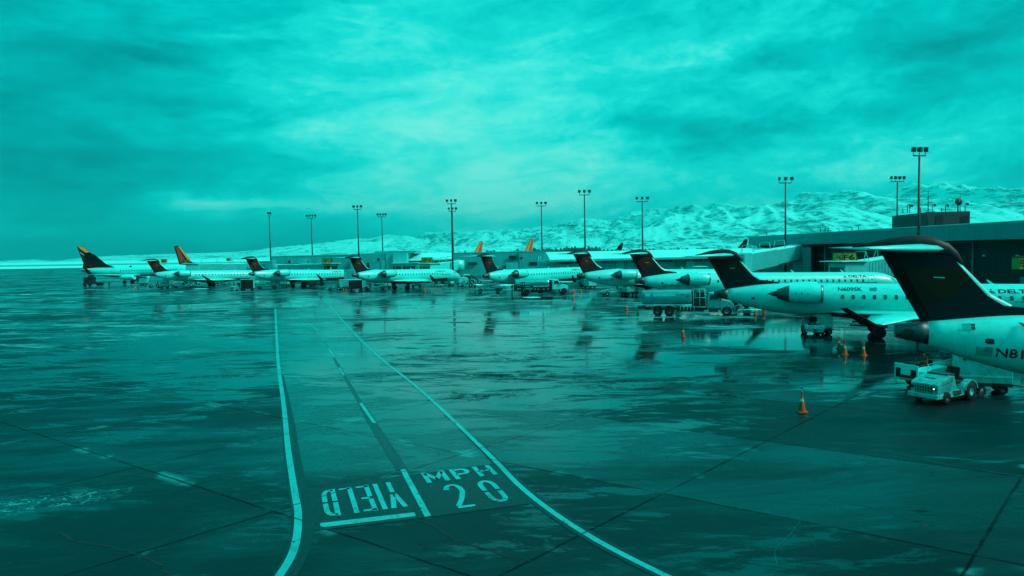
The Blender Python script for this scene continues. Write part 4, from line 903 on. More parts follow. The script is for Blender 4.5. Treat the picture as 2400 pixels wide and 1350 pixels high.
for p0, p1, y0, y1, m_ in ((1583, 1607, 611, 623, 'fascia'), (1608, 1628, 612, 634, 'wall2'), (1445, 1462, 614, 634, 'wall2'), (1500, 1512, 616, 634, 'wall2'), (1700, 1712, 612, 634, 'wall2')): b5.block('wall_panel', p0, p1, Yd, zat(p0, y1, Yd), zat(p0, y0, Yd), .4, m_, off=.35)
# right-hand terminal: fascia band, recessed dark wall, penthouse
b6 = Bld('terminal_building', 'dark terminal on the right with a broad pale fascia band and a rooftop box', 'building', (66, 110, 0))
PTS = [(59.5, 176.0), (61.6, 118.0), (63.3, 80.0), (65.5, 38.0)]
def wallrun(name, off, z0, z1, dep, m, pts=PTS, parent=None):
    mb = MB()
    for (ax, ay), (bx, by) in zip(pts, pts[1:]):
        mb.add([(ax+off, ay, z0), (bx+off, by, z0), (bx+off, by, z1), (ax+off, ay, z1), (ax+off+dep, ay, z0), (bx+off+dep, by, z0), (bx+off+dep, by, z1), (ax+off+dep, ay, z1)], [(0, 1, 2, 3), (4, 7, 6, 5), (3, 2, 6, 7), (0, 4, 5, 1), (0, 3, 7, 4), (1, 5, 6, 2)])
    return b6.part(name, mb, m, parent)
zf0, zf1 = zat(1759, 576, 176), zat(1759, 555.7, 176)
wallrun('fascia_band', 0, zf0, zf1+.05, 30, 'fascia')
wallrun('roof_snow', .15, zf1+.05, zf1+.14, 29.5, 'snow')
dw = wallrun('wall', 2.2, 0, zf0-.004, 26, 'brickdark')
wallrun('window_strip', 2.12, 6.2, 7.4, .2, 'glass', [(60.4, 150), (61.1, 132)])
mb = MB()
for ya in (118.5, 115.0, 111.5):
    mb2 = MB(); mb2.add([(61.75+2.1-(ya-118)*.045, ya, 4.6), (61.75+2.1-(ya-118-2.6)*.045, ya-2.6, 4.6), (61.75+2.1-(ya-118-2.6)*.045, ya-2.6, 7.0), (61.75+2.1-(ya-118)*.045, ya, 7.0)], [(0, 1, 2, 3)]); b6.part('window', mb2, 'navy')
mb = MB(); mb.box((60.4, 146, 4.4), (1.6, 5.5, 5.9)); b6.part('light_panel', mb, 'wall')
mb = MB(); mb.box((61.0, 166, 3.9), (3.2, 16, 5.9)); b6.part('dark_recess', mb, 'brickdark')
for ya in (105, 96, 90, 72, 60):
    mb = MB(); xw = 61.6+2.14-(ya-118)*.045+.0; mb.box((xw-.05, ya, 5.9), (.12, .5, .25)); b6.part('wall_light', mb, 'pale')
for ya, z0_, z1_, wd_ in ((128, 0, 3.0, 2.2), (107, .1, 2.6, 1.4), (101, .1, 3.4, 3.2), (88, .1, 3.2, 3.0), (76, .1, 2.6, 1.2)):
    mb = MB(); xw = 61.6+2.14-(ya-118)*.045; mb.box((xw-.04, ya, (z0_+z1_)/2), (.14, wd_, z1_-z0_)); b6.part('service_door', mb, 'fascia')
for ya in (140, 112, 98, 82, 66):
    mb = MB(); xw = 61.6+2.1-(ya-118)*.045; mb.tube((xw-.15, ya, 0), (xw-.15, ya, zf0), .12); b6.part('downpipe', mb, 'fascia')
# penthouse
Yp = 138; xa, xb, xc = (2091-1200)/F_PX*(Yp+16), (2175-1200)/F_PX*Yp, (2273-1200)/F_PX*Yp
zt = zat(2175, 497, Yp); zb_ = zf1
mb = MB(); q = [(xa, Yp+16), (xb, Yp), (xc, Yp), (xc+2, Yp+16)]
mb.add([(x, y, z) for z in (zb_, zt) for x, y in q], [(0, 1, 5, 4), (1, 2, 6, 5), (2, 3, 7, 6), (3, 0, 4, 7), (4, 5, 6, 7)])
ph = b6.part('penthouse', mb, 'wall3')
for p0, p1 in ((2193, 2210.5), (2252, 2269)):
    mb = MB(); a_, c_ = D(p0, 531.5, Yp-.1), D(p1, 505.5, Yp-.1); mb.add([(a_.x, Yp-.08, a_.z), (c_.x, Yp-.08, a_.z), (c_.x, Yp-.08, c_.z), (a_.x, Yp-.08, c_.z)], [(0, 1, 2, 3)]); b6.part('opening', mb, 'navy', ph)
mb = MB(); mb.tube((xb-.1, Yp, zb_), (xb-.1, Yp, zt), .1); b6.part('corner_trim', mb, 'navy', ph)
random.seed(9)
mbx = [(2116, 0.9, 0), (2127, 1.6, 1), (2132, 1.6, 1), (2158, 1.0, 0), (2175, 2.7, 0), (2175.5, 4.4, 0), (2186, 1.6, 1), (2207, .9, 0), (2216, 1.5, 1), (2245, 2.4, 2), (2262, 1.7, 1), (2250, 3.6, 0)]
for px, h, k in mbx:
    mb = MB(); p = D(px, 500, Yp+2); x = p.x
    mb.tube((x, Yp+2, zt), (x, Yp+2, zt+h), .07 if k < 2 else .12)
    if k == 1: mb.tube((x, Yp+2, zt+h), (x+.4, Yp+2, zt+h+.1), .07); mb.box((x+.45, Yp+2, zt+h-.2), (.3, .3, .5))
    if k == 2: mb.lathe([(0, .05), (.12, .45), (.22, .75)], (x, Yp+1.6, zt+h-.4), 'y', 14)
    if h > 2.5: mb.tube((x-.8, Yp+2, zt+h*.6), (x+.8, Yp+2, zt+h*.6), .04)
    b6.part('antenna', mb, 'dark', ph)
for px, h in ((1912, 1.3), (1923, 1.4), (1930, 1.3), (1955, .7), (1788, 1.0), (1985, .8), (2000, 1.0), (2382, 1.9)):
    mb = MB(); Yq = 59.5*F_PX/(px-1200)*1.03; Yq = min(Yq, 165); x = (px-1200)/F_PX*(Yq+2)+1.0
    mb.tube((x, Yq+2, zf1), (x, Yq+2, zf1+h), .06); mb.tube((x, Yq+2, zf1+h), (x-.6, Yq+2, zf1+h), .05)
    b6.part('roof_pipe', mb, 'wall3')
# ------------------------------------------------------------------ LIGHT MASTS
GM = 'tall floodlight masts round the terminal'
def light_mast(label, px, ptop, Yd, nl, spread=2.6, rz=0, tilt=0):
    top = D(px, ptop, Yd); X = top.x
    rt = thing('light_mast', label, 'light mast', (X, Yd, 0), rz, GM); H = top.z-1.2
    mb = MB(); mb.tube((0, 0, 0), (0, 0, H), .26, .13, 10); mb.tube((0, 0, 0), (0, 0, .5), .45, .4, 10); obj('pole', mb, 'pole', rt)
    mb = MB(); mb.tube((-spread/2, 0, H), (spread/2, 0, H), .09); obj('crossarm', mb, 'pole', rt)
    for i in range(nl):
        x = -spread/2+spread*i/(nl-1); mb = MB(); mb.tube((x, 0, H), (x, 0, H+.45), .05)
        mb.box((x, -.1, H+.85), (.5, .55, .62), rz=(i-(nl-1)/2)*.55+.2, ry=.22*(1 if i % 2 else .7))
        fl = obj('floodlight', mb, 'dark', rt, bevel=.05)
        mb = MB(); mb.box((x, -.49, H+.9), (.5, .04, .7)); 
    return rt
for a in [('leftmost mast, its lamps seen end-on', 630.5, 497, 222, 2, .9, 1.2), ('second mast from the left, four lamps, standing behind the low building', 729, 503, 240, 4, 2.9, 0), ('mast behind the fin of the jet above the lane end', 837.5, 481, 200, 3, 2.1, 0),
          ('four lamp mast right of the thin overhanging roof, fourth from the left', 894.5, 500, 240, 4, 2.7, 0), ('taller mast of the close pair left of the flat grey block', 1057.5, 467, 186, 3, 2.2, 0), ('shorter mast of the close pair, lamps just under its neighbour', 1060, 486, 214, 3, 2.2, .3),
          ('mast behind the right end of the flat grey block', 1268.5, 473, 204, 3, 2.5, 0), ('mast rising over the fin of the jet marked N822SK', 1369.5, 445, 168, 3, 2.4, 0), ('mast rising over the fin of the jet marked N896SK', 1505, 461, 172, 3, 2.6, 0),
          ('mast in front of the pale fascia band, before the snowy hills', 1841, 415, 146, 3, 2.6, 0), ('four lamp mast behind the rooftop box', 2103.5, 413, 156, 4, 3.1, .15), ('tallest mast, beside the rooftop box, close to the huge black fin', 2155, 345, 100, 3, 2.0, .2)]:
    light_mast(*a)
# ------------------------------------------------------------------ BOARDING BRIDGES
GB = 'boarding bridges reaching out to the jets'
def boarding_bridge(label, A, B, zA, zB, sign=None, cab=(2.8, 3.2), h=2.5, wd=2.6, mt='corr', hood=True, sgn_px=None, cabopen=-1):
    A, B = Vector(A), Vector(B); d = B-A; Lb = d.length; rz = math.atan2(d.y, d.x)
    rt = thing('boarding_bridge', label, 'boarding bridge', (A.x, A.y, 0), rz, GB)
    def tun(x0, x1, w_, hh, zo):
        mb = MB(); z0, z1 = zA+(zB-zA)*x0/Lb, zA+(zB-zA)*x1/Lb
        mb.rings([[(x, -w_/2, z+zo), (x, w_/2, z+zo), (x, w_/2, z+zo+hh), (x, 0, z+zo+hh+.08), (x, -w_/2, z+zo+hh)] for x, z in ((x0, z0), (x1, z1))], 0, False)
        k = int((x1-x0)/.55)
        for i in range(k):
            x = x0+.3+i*.55; z = zA+(zB-zA)*x/Lb+zo
            for q in (1, -1): mb.add([(x, q*w_/2, z+.1), (x+.25, q*w_/2, z+.1), (x+.25, q*w_/2, z+hh-.15), (x, q*w_/2, z+hh-.15), (x+.06, q*(w_/2+.07), z+.1), (x+.19, q*(w_/2+.07), z+.1), (x+.19, q*(w_/2+.07), z+hh-.15), (x+.06, q*(w_/2+.07), z+hh-.15)], [(4, 5, 6, 7), (0, 4, 7, 3), (5, 1, 2, 6), (0, 1, 5, 4), (3, 7, 6, 2)])
        return mb
    m1 = Lb*.52
    obj('tunnel_section', tun(1.2, m1+.8, wd-.35, h-.3, .15), mt, rt); obj('tunnel_section', tun(m1, Lb-1.0, wd, h, 0), mt, rt)
    for x0, x1, w_, zo in ((1.2, m1, wd-.35, h-.1), (m1, Lb-1.0, wd, h+.06)):
        mb = MB(); z0, z1 = zA+(zB-zA)*x0/Lb+zo, zA+(zB-zA)*x1/Lb+zo
        mb.rings([[(x, -w_/2-.05, z), (x, w_/2+.05, z), (x, w_/2, z+.14), (x, 0, z+.2), (x, -w_/2, z+.14)] for x, z in ((x0, z0), (x1, z1))], 0, False); obj('roof_snow', mb, 'snow', rt)
    mb = MB(); mb.lathe([(zA-.2, 0), (zA-.2, 1.7), (zA+h+.1, 1.7), (zA+h+.3, 0)], (0, 0, 0), 'z', 16); obj('rotunda', mb, mt, rt)
    mb = MB(); mb.tube((0, 0, 0), (0, 0, zA), .4); obj('rotunda_column', mb, 'wall2', rt)
    # cab
    mb = MB(); cx = Lb; z = zB
    mb.rings([[(x, -w_/2, z-.1), (x, w_/2, z-.1), (x, w_/2, z+hh), (x, -w_/2, z+hh)] for x, w_, hh in ((cx-1.2, wd, h), (cx+.2, cab[1], h+.15), (cx+cab[0], cab[1], h+.1))], 0, False)
    cb = obj('cab', mb, mt, rt)
    mb = MB(); mb.box((cx+cab[0]*.5, -cab[1]/2-.06, z+h*.60), (cab[0]*.75, .06, h*.42)); mb.box((cx+cab[0]+.03, 0, z+h*.6), (.06, cab[1]*.8, h*.42)); obj('cab_window', mb, 'glass', cb)
    if hood:
        mb = MB(); rr = []
        for i in range(7):
            q = i/6; rr.append([(cx+cab[0]*.3+q*1.6, y_, z+zz) for y_, zz in ((-cab[1]*.55-q*.9, -.15), (-cab[1]*.55-q*.9, h-.25-q*.25), (cab[1]*.1, h+.1-q*.25), (cab[1]*.1, -.15))])
        mb.rings(rr, 0, False, False); obj('canopy', mb, 'nozzle', cb)
        mb = MB(); mb.box((cx+cab[0]*.5, -.2, z+h+.35), (cab[0]+1.8, cab[1]+1.2, .12)); obj('cab_roof', mb, 'snow', cb)
    mb = MB(); xs = Lb*.80; zz = zA+(zB-zA)*.8
    for q in (1, -1): mb.tube((xs, q*1.3, .5), (xs, q*1.45, zz+.6), .16); mb.lathe([(-.2, 0), (-.2, .5), (.2, .5), (.2, 0)], (xs, q*1.3, .5), 'y', 14)
    mb.box((xs, 0, .85), (.5, 3.0, .4)); mb.box((xs, 0, zz-.15), (.6, 3.3, .3)); obj('drive_column', mb, 'nozzle', rt)
    for x in (Lb*.35, Lb*.62, Lb*.9):
        mb = MB(); zt_ = zA+(zB-zA)*x/Lb+h
        for q in (1, -1): mb.tube((x-.5, q*1.1, zt_), (x, q*.9, zt_+1.5), .045); mb.tube((x+.5, q*1.1, zt_), (x, q*.9, zt_+1.5), .045)
        mb.tube((x, -.9, zt_+1.5), (x, .9, zt_+1.5), .045); obj('roof_frame', mb, 'wall2', rt)
    mb = MB()
    mb.tube((Lb-.8, -wd/2-.3, 1.0), (Lb-3.0, -wd/2-.3, zB), .05); mb.tube((Lb-.8, -wd/2-1.1, 1.0), (Lb-3.0, -wd/2-1.1, zB), .05)
    for i in range(12): q = i/12; mb.box((Lb-.8-2.2*q, -wd/2-.7, .3+(zB-.3)*q), (.25, .8, .05))
    obj('service_stair', mb, 'nozzle', rt)
    mb = MB(); mb.tube((Lb*.72, -wd/2-.25, 1.2), (Lb*.70, -wd/2-.15, zz+h*.5), .09, .11); mb.tube((Lb*.72, -wd/2-.25, 1.2), (Lb*.80, -wd/2-.3, .9), .09); obj('air_hose', mb, 'black', rt)
    if sign:
        txt, px, py, w_, hh = sign
        # sign stands on the cab roof, turned to face the apron
        root_w = Vector((A.x, A.y)); Yq = B.y; P = D(px, py, Yq)
        loc = Matrix.Rotation(-rz, 3, 'Z') @ (Vector((P.x, P.y, 0))-Vector((A.x, A.y, 0)))
        sg_ = bpy.data.objects.new('gate_sign', None); COL.objects.link(sg_); sg_.parent = rt; sg_.location = (loc.x, loc.y, P.z); sg_.rotation_euler = (0, 0, -rz)
        mb = MB(); mb.box((0, .5, 0), (w_, 1.0, hh)); s1 = obj('sign_box', mb, 'yellow', sg_, bevel=.04)
        mb = MB(); mb.box((0, .5, hh/2+.05), (w_+.12, 1.12, .1)); mb.box((-w_*.18, -.03, 0), (.09, .06, hh)); mb.box((w_/2+.03, .5, 0), (.06, 1.05, hh)); mb.tube((0, .5, -hh/2), (0, .5, zB+h-P.z), .09); obj('sign_frame', mb, 'dark', sg_)
        mb = MB(); text_fit(mb, txt, -w_*.13, w_*.42, -hh*.32, hh*.32, lambda x, z: (x, -.012, z), .035); text_fit(mb, txt, -w_*.46, -w_*.24, -hh*.32, hh*.32, lambda x, z: (x, -.012, z), .03); obj('gate_lettering', mb, 'ink', sg_)
    return rt
def XY(px, Yd): return ((px-1200)/F_PX*Yd, Yd)
boarding_bridge('long corrugated bridge between the two leftmost jets, its sign beside the lone gold edged fin', XY(590, 214), XY(462, 208), 3.3, 3.3, ('F12', 432, 615, 1.9, 1.3), mt='corr')
boarding_bridge('long corrugated bridge behind the jet above the lane end, dark cab opening at its right', XY(652, 214), XY(768, 205), 2.9, 2.8, ('F11', 766, 612.5, 2.6, 1.4), mt='corr', h=2.3)
boarding_bridge('smooth pale bridge with thin frames at the round nosed jet, left of the grey block', XY(1075, 190), XY(1018, 183), 3.1, 2.3, ('F10', 1000, 611, 2.8, 1.5), mt='white')
boarding_bridge('short bridge over the jet behind the silver tank truck', XY(1276, 172), XY(1318, 165), 2.5, 2.4, ('F9', 1311, 607.5, 2.2, 1.5), mt='wall')
boarding_bridge('bridge sloping down to the left from the pale panel, above the DELTA jet', XY(1868, 148), XY(1738, 122), 4.9, 3.4, None, mt='corr', h=3.0, wd=3.0, hood=False)
boarding_bridge('bridge with the readable F6 sign, left of the huge black fin', (61.0, 103), (48.2, 99), 4.0, 2.5, ('F6', 1983, 603, 2.9, 1.25), mt='corr', h=2.6, wd=2.8)
boarding_bridge('bridge at the right edge behind the huge fin, only its sign corner showing', (63.5, 68.5), (55.5, 66.5), 3.4, 3.4, ('F5', 2412, 617, 1.9, 1.15), mt='corr')
def gate_sign(label, px, py, Yd, txt, w_=1.8, hh=1.2):
    P = D(px, py, Yd); rt = thing('gate_sign', label, 'sign', (P.x, Yd, 0), 0)
    mb = MB(); mb.tube((0, .3, 0), (0, .3, P.z-hh/2), .1); obj('post', mb, 'wall2', rt)
    mb = MB(); mb.box((0, .3, P.z), (w_, .6, hh)); obj('sign_box', mb, 'yellow', rt, bevel=.03)
    mb = MB(); mb.box((0, .3, P.z+hh/2+.04), (w_+.1, .7, .08)); mb.box((-w_*.2, -.03, P.z), (.09, .05, hh)); obj('sign_frame', mb, 'dark', rt)
    mb = MB(); text_fit(mb, txt, -w_*.12, w_*.42, P.z-hh*.3, P.z+hh*.3, lambda x, z: (x, -.012, z), .03); obj('gate_lettering', mb, 'ink', rt)
gate_sign('yellow gate sign on a post right of the second dark fin from the left', 383.5, 612, 214, 'F13', 1.7, .95)
gate_sign('small yellow gate sign left of the third brown fin', 535, 608.5, 216, 'F11', 1.3, .7)
# hangers, boxes and service huts seen between the jets
def hut(name, label, cat, px0, px1, py0, py1, Yd, m, dep=3):
    b = Bld(name, label, cat, ((px0+px1)/2/F_PX*Yd-1200/F_PX*Yd, Yd, 0)); z0, z1 = max(0, zat(px0, py1, Yd)), zat(px0, py0, Yd)
    b.block('body', px0, px1, Yd, z0, z1, dep, m); b.block('roof_snow', px0-.6, px1+.6, Yd, z1, z1+.12, dep+.3, 'snow', off=.15)
    b.block('door', px0+(px1-px0)*.3, px0+(px1-px0)*.6, Yd, z0+.05, z0+(z1-z0)*.75, .1, 'fascia', off=.1); return b
hut('service_cabin', 'grey boxy cabin between the two left boarding bridges', 'cabin', 600, 640, 613, 640, 216, 'wall', 4)
hut('service_cabin', 'pale cabin under the snowy window building, right of the annex', 'cabin', 982, 1000, 618, 646, 200, 'wall', 3)
hut('service_cabin', 'wide pale cabin at the foot of the flat grey block', 'cabin', 1282, 1304, 620, 650, 178, 'wall', 3)
hut('equipment_box', 'small pale box standing before the long terminal wall', 'equipment box', 1632, 1660, 626, 648, 135, 'wall2', 3)
# ------------------------------------------------------------------ GROUND VEHICLES
def wheel(name, par, x, y, r, wd, hub='dirty', hubr=.55):
    mb = MB(); s_ = 1 if y > 0 else -1
    mb.lathe([(-wd/2, r*.45), (-wd/2, r*.86), (-wd/2+.04, r), (wd/2-.04, r), (wd/2, r*.86), (wd/2, r*.45)], (x, y, r), 'y', 22)
    wl = obj(name, mb, 'black', par)
    mb = MB(); mb.lathe([(wd/2*.55*s_, 0), (wd/2*.55*s_, r*hubr*.35), (wd/2*.95*s_, r*hubr*.45), (wd/2*.7*s_, r*hubr*.9), (wd/2*1.0*s_, r*hubr)], (x, y, r), 'y', 18)
    obj('rim', mb, hub, wl); return wl
GT2 = 'baggage tractors working round the jets'
def tractor(label, loc, rz, seat=True, letter=None, lit=False, sc=1.0):
    rt = thing('baggage_tractor', label, 'baggage tractor', loc, rz, GT2); rt.scale = (sc, sc, sc)
    mb = MB(); mb.prism([(1.52, .34), (1.55, .98), (1.30, 1.10), (.42, 1.33), (.18, 1.30), (-.05, .62), (-.05, .34)], -.66, .66)
    obj('hood', mb, 'veh', rt, bevel=.035)
    mb = MB(); mb.prism([(1.45, .30), (-1.5, .30), (-1.5, .55), (-.25, .58), (-.1, .62), (1.45, .5)], -.70, .70); obj('chassis', mb, 'dirty', rt, bevel=.02)
    mb = MB(); mb.prism([(-1.55, .50), (-1.55, .86), (-.62, .90), (-.45, .72), (-.42, .50)], -.74, .74); obj('rear_deck', mb, 'dirty', rt, bevel=.03)
    for q in (1, -1):
        mb = MB(); P = [(-1.02+.56*math.cos(R(a)), .46+.56*math.sin(R(a))) for a in range(10, 171, 16)]; P2 = [(-1.02+.50*math.cos(R(a)), .46+.50*math.sin(R(a))) for a in range(170, 9, -16)]
        mb.prism(P+P2, .5*q, .80*q); obj('fender', mb, 'veh', rt)
        wheel('wheel', rt, -1.02, .68*q, .44, .26); wheel('wheel', rt, .88, .64*q, .31, .22, 'nozzle', .6)
        mb = MB(); mb.box((.88, .70*q, .5), (.84, .03, .5)); 
        mb = MB(); mb.lathe([(0, .0), (.03, .085), (0, .09)], (1.60, .53*q, .80), 'x', 12); hl = obj('headlight', mb, 'glass', rt)
        if lit and q == lit: mb = MB(); mb.lathe([(.03, .0), (.045, .03), (.03, .035)], (1.60, .53*q, .80), 'x', 12); obj('bulb', mb, 'lamp', hl)
    mb = MB(); mb.box((1.57, 0, .66), (.03, .78, .56)); gr = obj('grille', mb, 'black', rt)
    mb = MB()
    for i in range(6): mb.box((1.592, -.33+.132*i, .66), (.02, .022, .56))
    for i in range(4): mb.box((1.597, 0, .46+.14*i), (.02, .78, .02))
    obj('grille_bars', mb, 'dirty', gr)
    mb = MB(); mb.box((1.60, 0, .42), (.16, 1.46, .22)); obj('bumper', mb, 'dirty', rt, bevel=.03)
    mb = MB(); mb.box((-.52, .0, .92), (.55, 1.0, .14)); mb.box((-.84, 0, 1.25), (.14, .62, .68), ry=-.15); obj('seat', mb, 'black', rt, bevel=.06)
    mb = MB(); mb.tube((.15, .2, 1.2), (-.22, .2, 1.38), .025)
    ring = [Vector((-.24, .2, 1.40))+Matrix.Rotation(-.9, 3, 'Y') @ Vector((.19*math.cos(R(a)), .19*math.sin(R(a)), 0)) for a in range(0, 360, 24)]
    for a, b in zip(ring, ring[1:]+ring[:1]): mb.tube(a, b, .02, n=6)
    obj('steering_wheel', mb, 'black', rt)
    mb = MB(); mb.box((.36, 0, 1.36), (.25, 1.0, .05)); mb.box((.16, .05, 1.33), (.12, 1.1, .12), ry=.3); obj('dashboard', mb, 'nozzle', rt)
    for q in (.45, -.45): mb = MB(); mb.box((-.02+q*0, q, 1.25), (.28, .16, .2), rz=.3, ry=.3); obj('bag', mb, 'dirty', rt, bevel=.05) if q < 0 else None
    mb = MB(); mb.box((-1.68, 0, .5), (.3, .22, .16)); obj('tow_hitch', mb, 'dark', rt)
    for q in (1, -1):
        mb = MB(); mb.box((.78, .668*q, 1.0), (.9, .012, .022), ry=.16); obj('hood_seam', mb, 'dark', rt)
        mb = MB(); mb.box((.02, .69*q, .42), (.55, .14, .05)); obj('step', mb, 'black', rt)
        mb = MB(); mb.box((.05, .70*q, .52), (.7, .03, .16)); obj('tread_panel', mb, 'nozzle', rt)
    mb = MB(); mb.box((1.0, 0, 1.205), (.05, .5, .02), ry=.2); obj('hood_handle', mb, 'dark', rt)
    mb = MB(); mb.tube((-1.2, -.3, .9), (-1.2, .35, .93), .07); mb.tube((-1.2, .35, .93), (-.95, .5, .95), .06); obj('rolled_hose', mb, 'dark', rt)
    mb = MB(); mb.box((-1.1, .1, 1.0), (.4, .5, .22), rz=.3); obj('tool_bag', mb, 'nozzle', rt, bevel=.06)
    if letter:
        for q in (-1,):
            mb = MB(); text_fit(mb, letter, .25, 1.2, .72, .86, lambda x, z: (1.45-x if False else x, -.672, z), .03); obj('side_lettering', mb, 'ink', rt)
    mb = MB(); mb.box((.55, -.675, .80), (.55, .012, .10)); mb.box((.3, -.705, .46), (.6, .012, .16)); obj('side_vent', mb, 'nozzle', rt)
    return rt
def yaw_to(p, q): return math.atan2(q.y-p.y, q.x-p.x)
# nearest tractor
c0, c1 = G(2255, 948), G(2190, 951); c0 = Vector((21.72, 33.95, 0)); hd = R(180+28)
near_t = tractor('nearest white tractor with its headlight on, empty black seat, beside the DELTA box cart', (21.05, 34.1, 0), hd, lit=1, sc=1.0)
# baggage carts
GC = 'box carts towed behind the tractors'
def cart(label, loc, rz, L=2.4, wd=1.5, h=1.5, letter=None, open_=False, roof_l=0):
    rt = thing('baggage_cart', label, 'cart', loc, rz, GC)
    mb = MB(); mb.box((0, 0, .48), (L, wd, .14)); obj('deck', mb, 'dark', rt)
    if open_:
        mb = MB(); mb.box((L/2-.03, 0, .55+h/2), (.06, wd, h)); mb.box((-L/2+.03, 0, .55+h/2), (.06, wd, h)); obj('end_panel', mb, 'wall2', rt)
        mb = MB(); mb.box((0, .05, .55+h/2-.05), (L-.14, wd-.16, h-.12)); obj('curtain', mb, 'black', rt)
    else:
        mb = MB(); mb.box((0, 0, .56+h/2), (L, wd, h)); obj('box', mb, 'dirty', rt, bevel=.03)
        mb = MB(); mb.box((0, -wd/2-.012, .62+h*.18), (L*.97, .02, .07)); obj('trim', mb, 'white', rt)
    mb = MB(); mb.box((0, 0, .58+h+.03), (L+.12+roof_l, wd+.12, .07)); obj('roof', mb, 'snow', rt)
    for x in (-L*.33, L*.33):
        for q in (1, -1): wheel('wheel', rt, x, q*wd*.42, .24, .14, 'nozzle')
    mb = MB(); mb.tube((L/2, 0, .4), (L/2+.8, 0, .35), .04); obj('drawbar', mb, 'dark', rt)
    if letter:
        mb = MB(); text_fit(mb, letter, -L*.28, L*.42, .56+h*.74, .56+h*.88, lambda x, z: (x, -wd/2-.014, z), .03); obj('side_lettering', mb, 'ink', rt)
        mb = MB(); zz = .56+h*.74; mb.add([(-L*.42, -wd/2-.014, zz), (-L*.34, -wd/2-.014, zz), (-L*.38, -wd/2-.014, zz+.24)], [(0, 1, 2)]); obj('side_emblem', mb, 'ink', rt)
    return rt
cart('large white box cart lettered DELTA under the nearest jet, right of the near tractor', (24.15, 35.9, 0), R(-22), 2.35, 1.5, 1.55, letter='DELTA')
# belt loaders
GL2 = 'belt loaders standing at the jets'
def belt_loader(label, loc, rz, up=.28, letter=None, sc=1.0, front=True, cy=.42, cx=.2, cl=7.2, sx=.55, sy=-.42):
    rt = thing('belt_loader', label, 'belt loader', loc, rz, GL2); rt.scale = (sc,)*3
    mb = MB(); mb.prism([(2.6, .42), (2.65, .86), (2.2, 1.0), (1.1, 1.02), (.95, .72), (-2.6, .70), (-2.6, .42)], -.85, .15); obj('chassis', mb, 'veh', rt, bevel=.03)
    mb = MB(); mb.prism([(2.5, .35), (2.5, .62), (-2.5, .60), (-2.5, .35)], .15, .85); obj('side_frame', mb, 'dirty', rt)
    for x in (1.7, -1.7):
        for q in (1, -1): wheel('wheel', rt, x, q*.78, .38, .26, 'dirty')
    mb = MB(); a = up; x0 = -3.2; z0 = .75
    mb.box((cx, cy, z0+.35+math.sin(a)*.9), (cl, .78, .16), ry=-a); cv = obj('conveyor', mb, 'dirty', rt)
    mb = MB(); mb.box((cx, cy, z0+.45+math.sin(a)*.9), (cl-.2, .6, .04), ry=-a); obj('belt', mb, 'black', cv)
    mb = MB(); mb.tube((1.2, .42, .6), (2.2, .42, z0+.25+math.sin(a)*2.2), .07); mb.tube((-.6, .42, .6), (-.8, .42, z0+.2), .07); obj('lift_arm', mb, 'dark', rt)
    mb = MB()
    for x in (-1.2, 0, 1.2, 2.4): mb.tube((x, .84, z0+.4+math.tan(a)*(x+.9)*.98), (x, .84, z0+1.05+math.tan(a)*(x+.9)), .025)
    mb.tube((-1.2, .84, z0+1.05-math.tan(a)*.3), (2.4, .84, z0+1.05+math.tan(a)*3.3), .025); obj('handrail', mb, 'wall2', rt)
    mb = MB(); mb.box((sx, sy, 1.0), (.5, .6, .14)); mb.box((sx-.27, sy, 1.3), (.12, .5, .5)); obj('seat', mb, 'black', rt, bevel=.05)
    if front:
        mb = MB(); mb.box((2.9, -.1, .98), (.07, 1.5, .80)); fp = obj('front_panel', mb, 'white', rt)
        mb = MB(); mb.box((2.94, -.1, .88), (.03, 1.3, .52)); obj('grille', mb, 'black', fp); mb = MB(); mb.box((2.965, -.1, .98), (.02, .62, .36)); obj('plate', mb, 'white', fp)
    mb = MB(); mb.tube((1.05, -.42, 1.0), (.85, -.42, 1.28), .03); obj('steering_column', mb, 'black', rt)
    if letter: mb = MB(); text_fit(mb, letter, -.1, 1.0, .66, .84, lambda x, z: (x, -.865, z), .03); 
    if letter: obj('side_lettering', mb, 'ink', rt)
    return rt
near_b = belt_loader('belt loader lettered DELTA with a driver in dark clothes, behind the nearest tractor', (23.45, 37.75, 0), R(180+20), up=-.10, sc=.95, cy=-.35, cx=-1.4, cl=5.4, sx=1.55, sy=-.05)
mb = MB(); text_fit(mb, 'DELTA', -1.0, .35, -.12, .12, lambda x, z: (-x, .01, z), .03)
lt = obj('side_lettering', mb, 'ink', near_b)
# the camera sees this loader's left side (+y)
lt.location = (1.45, .885, .80)
mb = MB(); mb.prism([(2.62, .55), (2.66, 1.06), (2.2, 1.20), (.95, 1.27), (.85, .55)], .15, .88); obj('hood', mb, 'white', near_b, bevel=.03)
mb = MB(); mb.box((.05, .70, .95), (.9, .1, .6)); mb.tube((-.4, .78, 1.1), (.5, .80, 1.1), .05); mb.tube((-.4, .78, .9), (.5, .80, .92), .05); mb.box((-.9, .6, 1.0), (.7, .2, .6)); obj('engine_bay', mb, 'black', near_b)
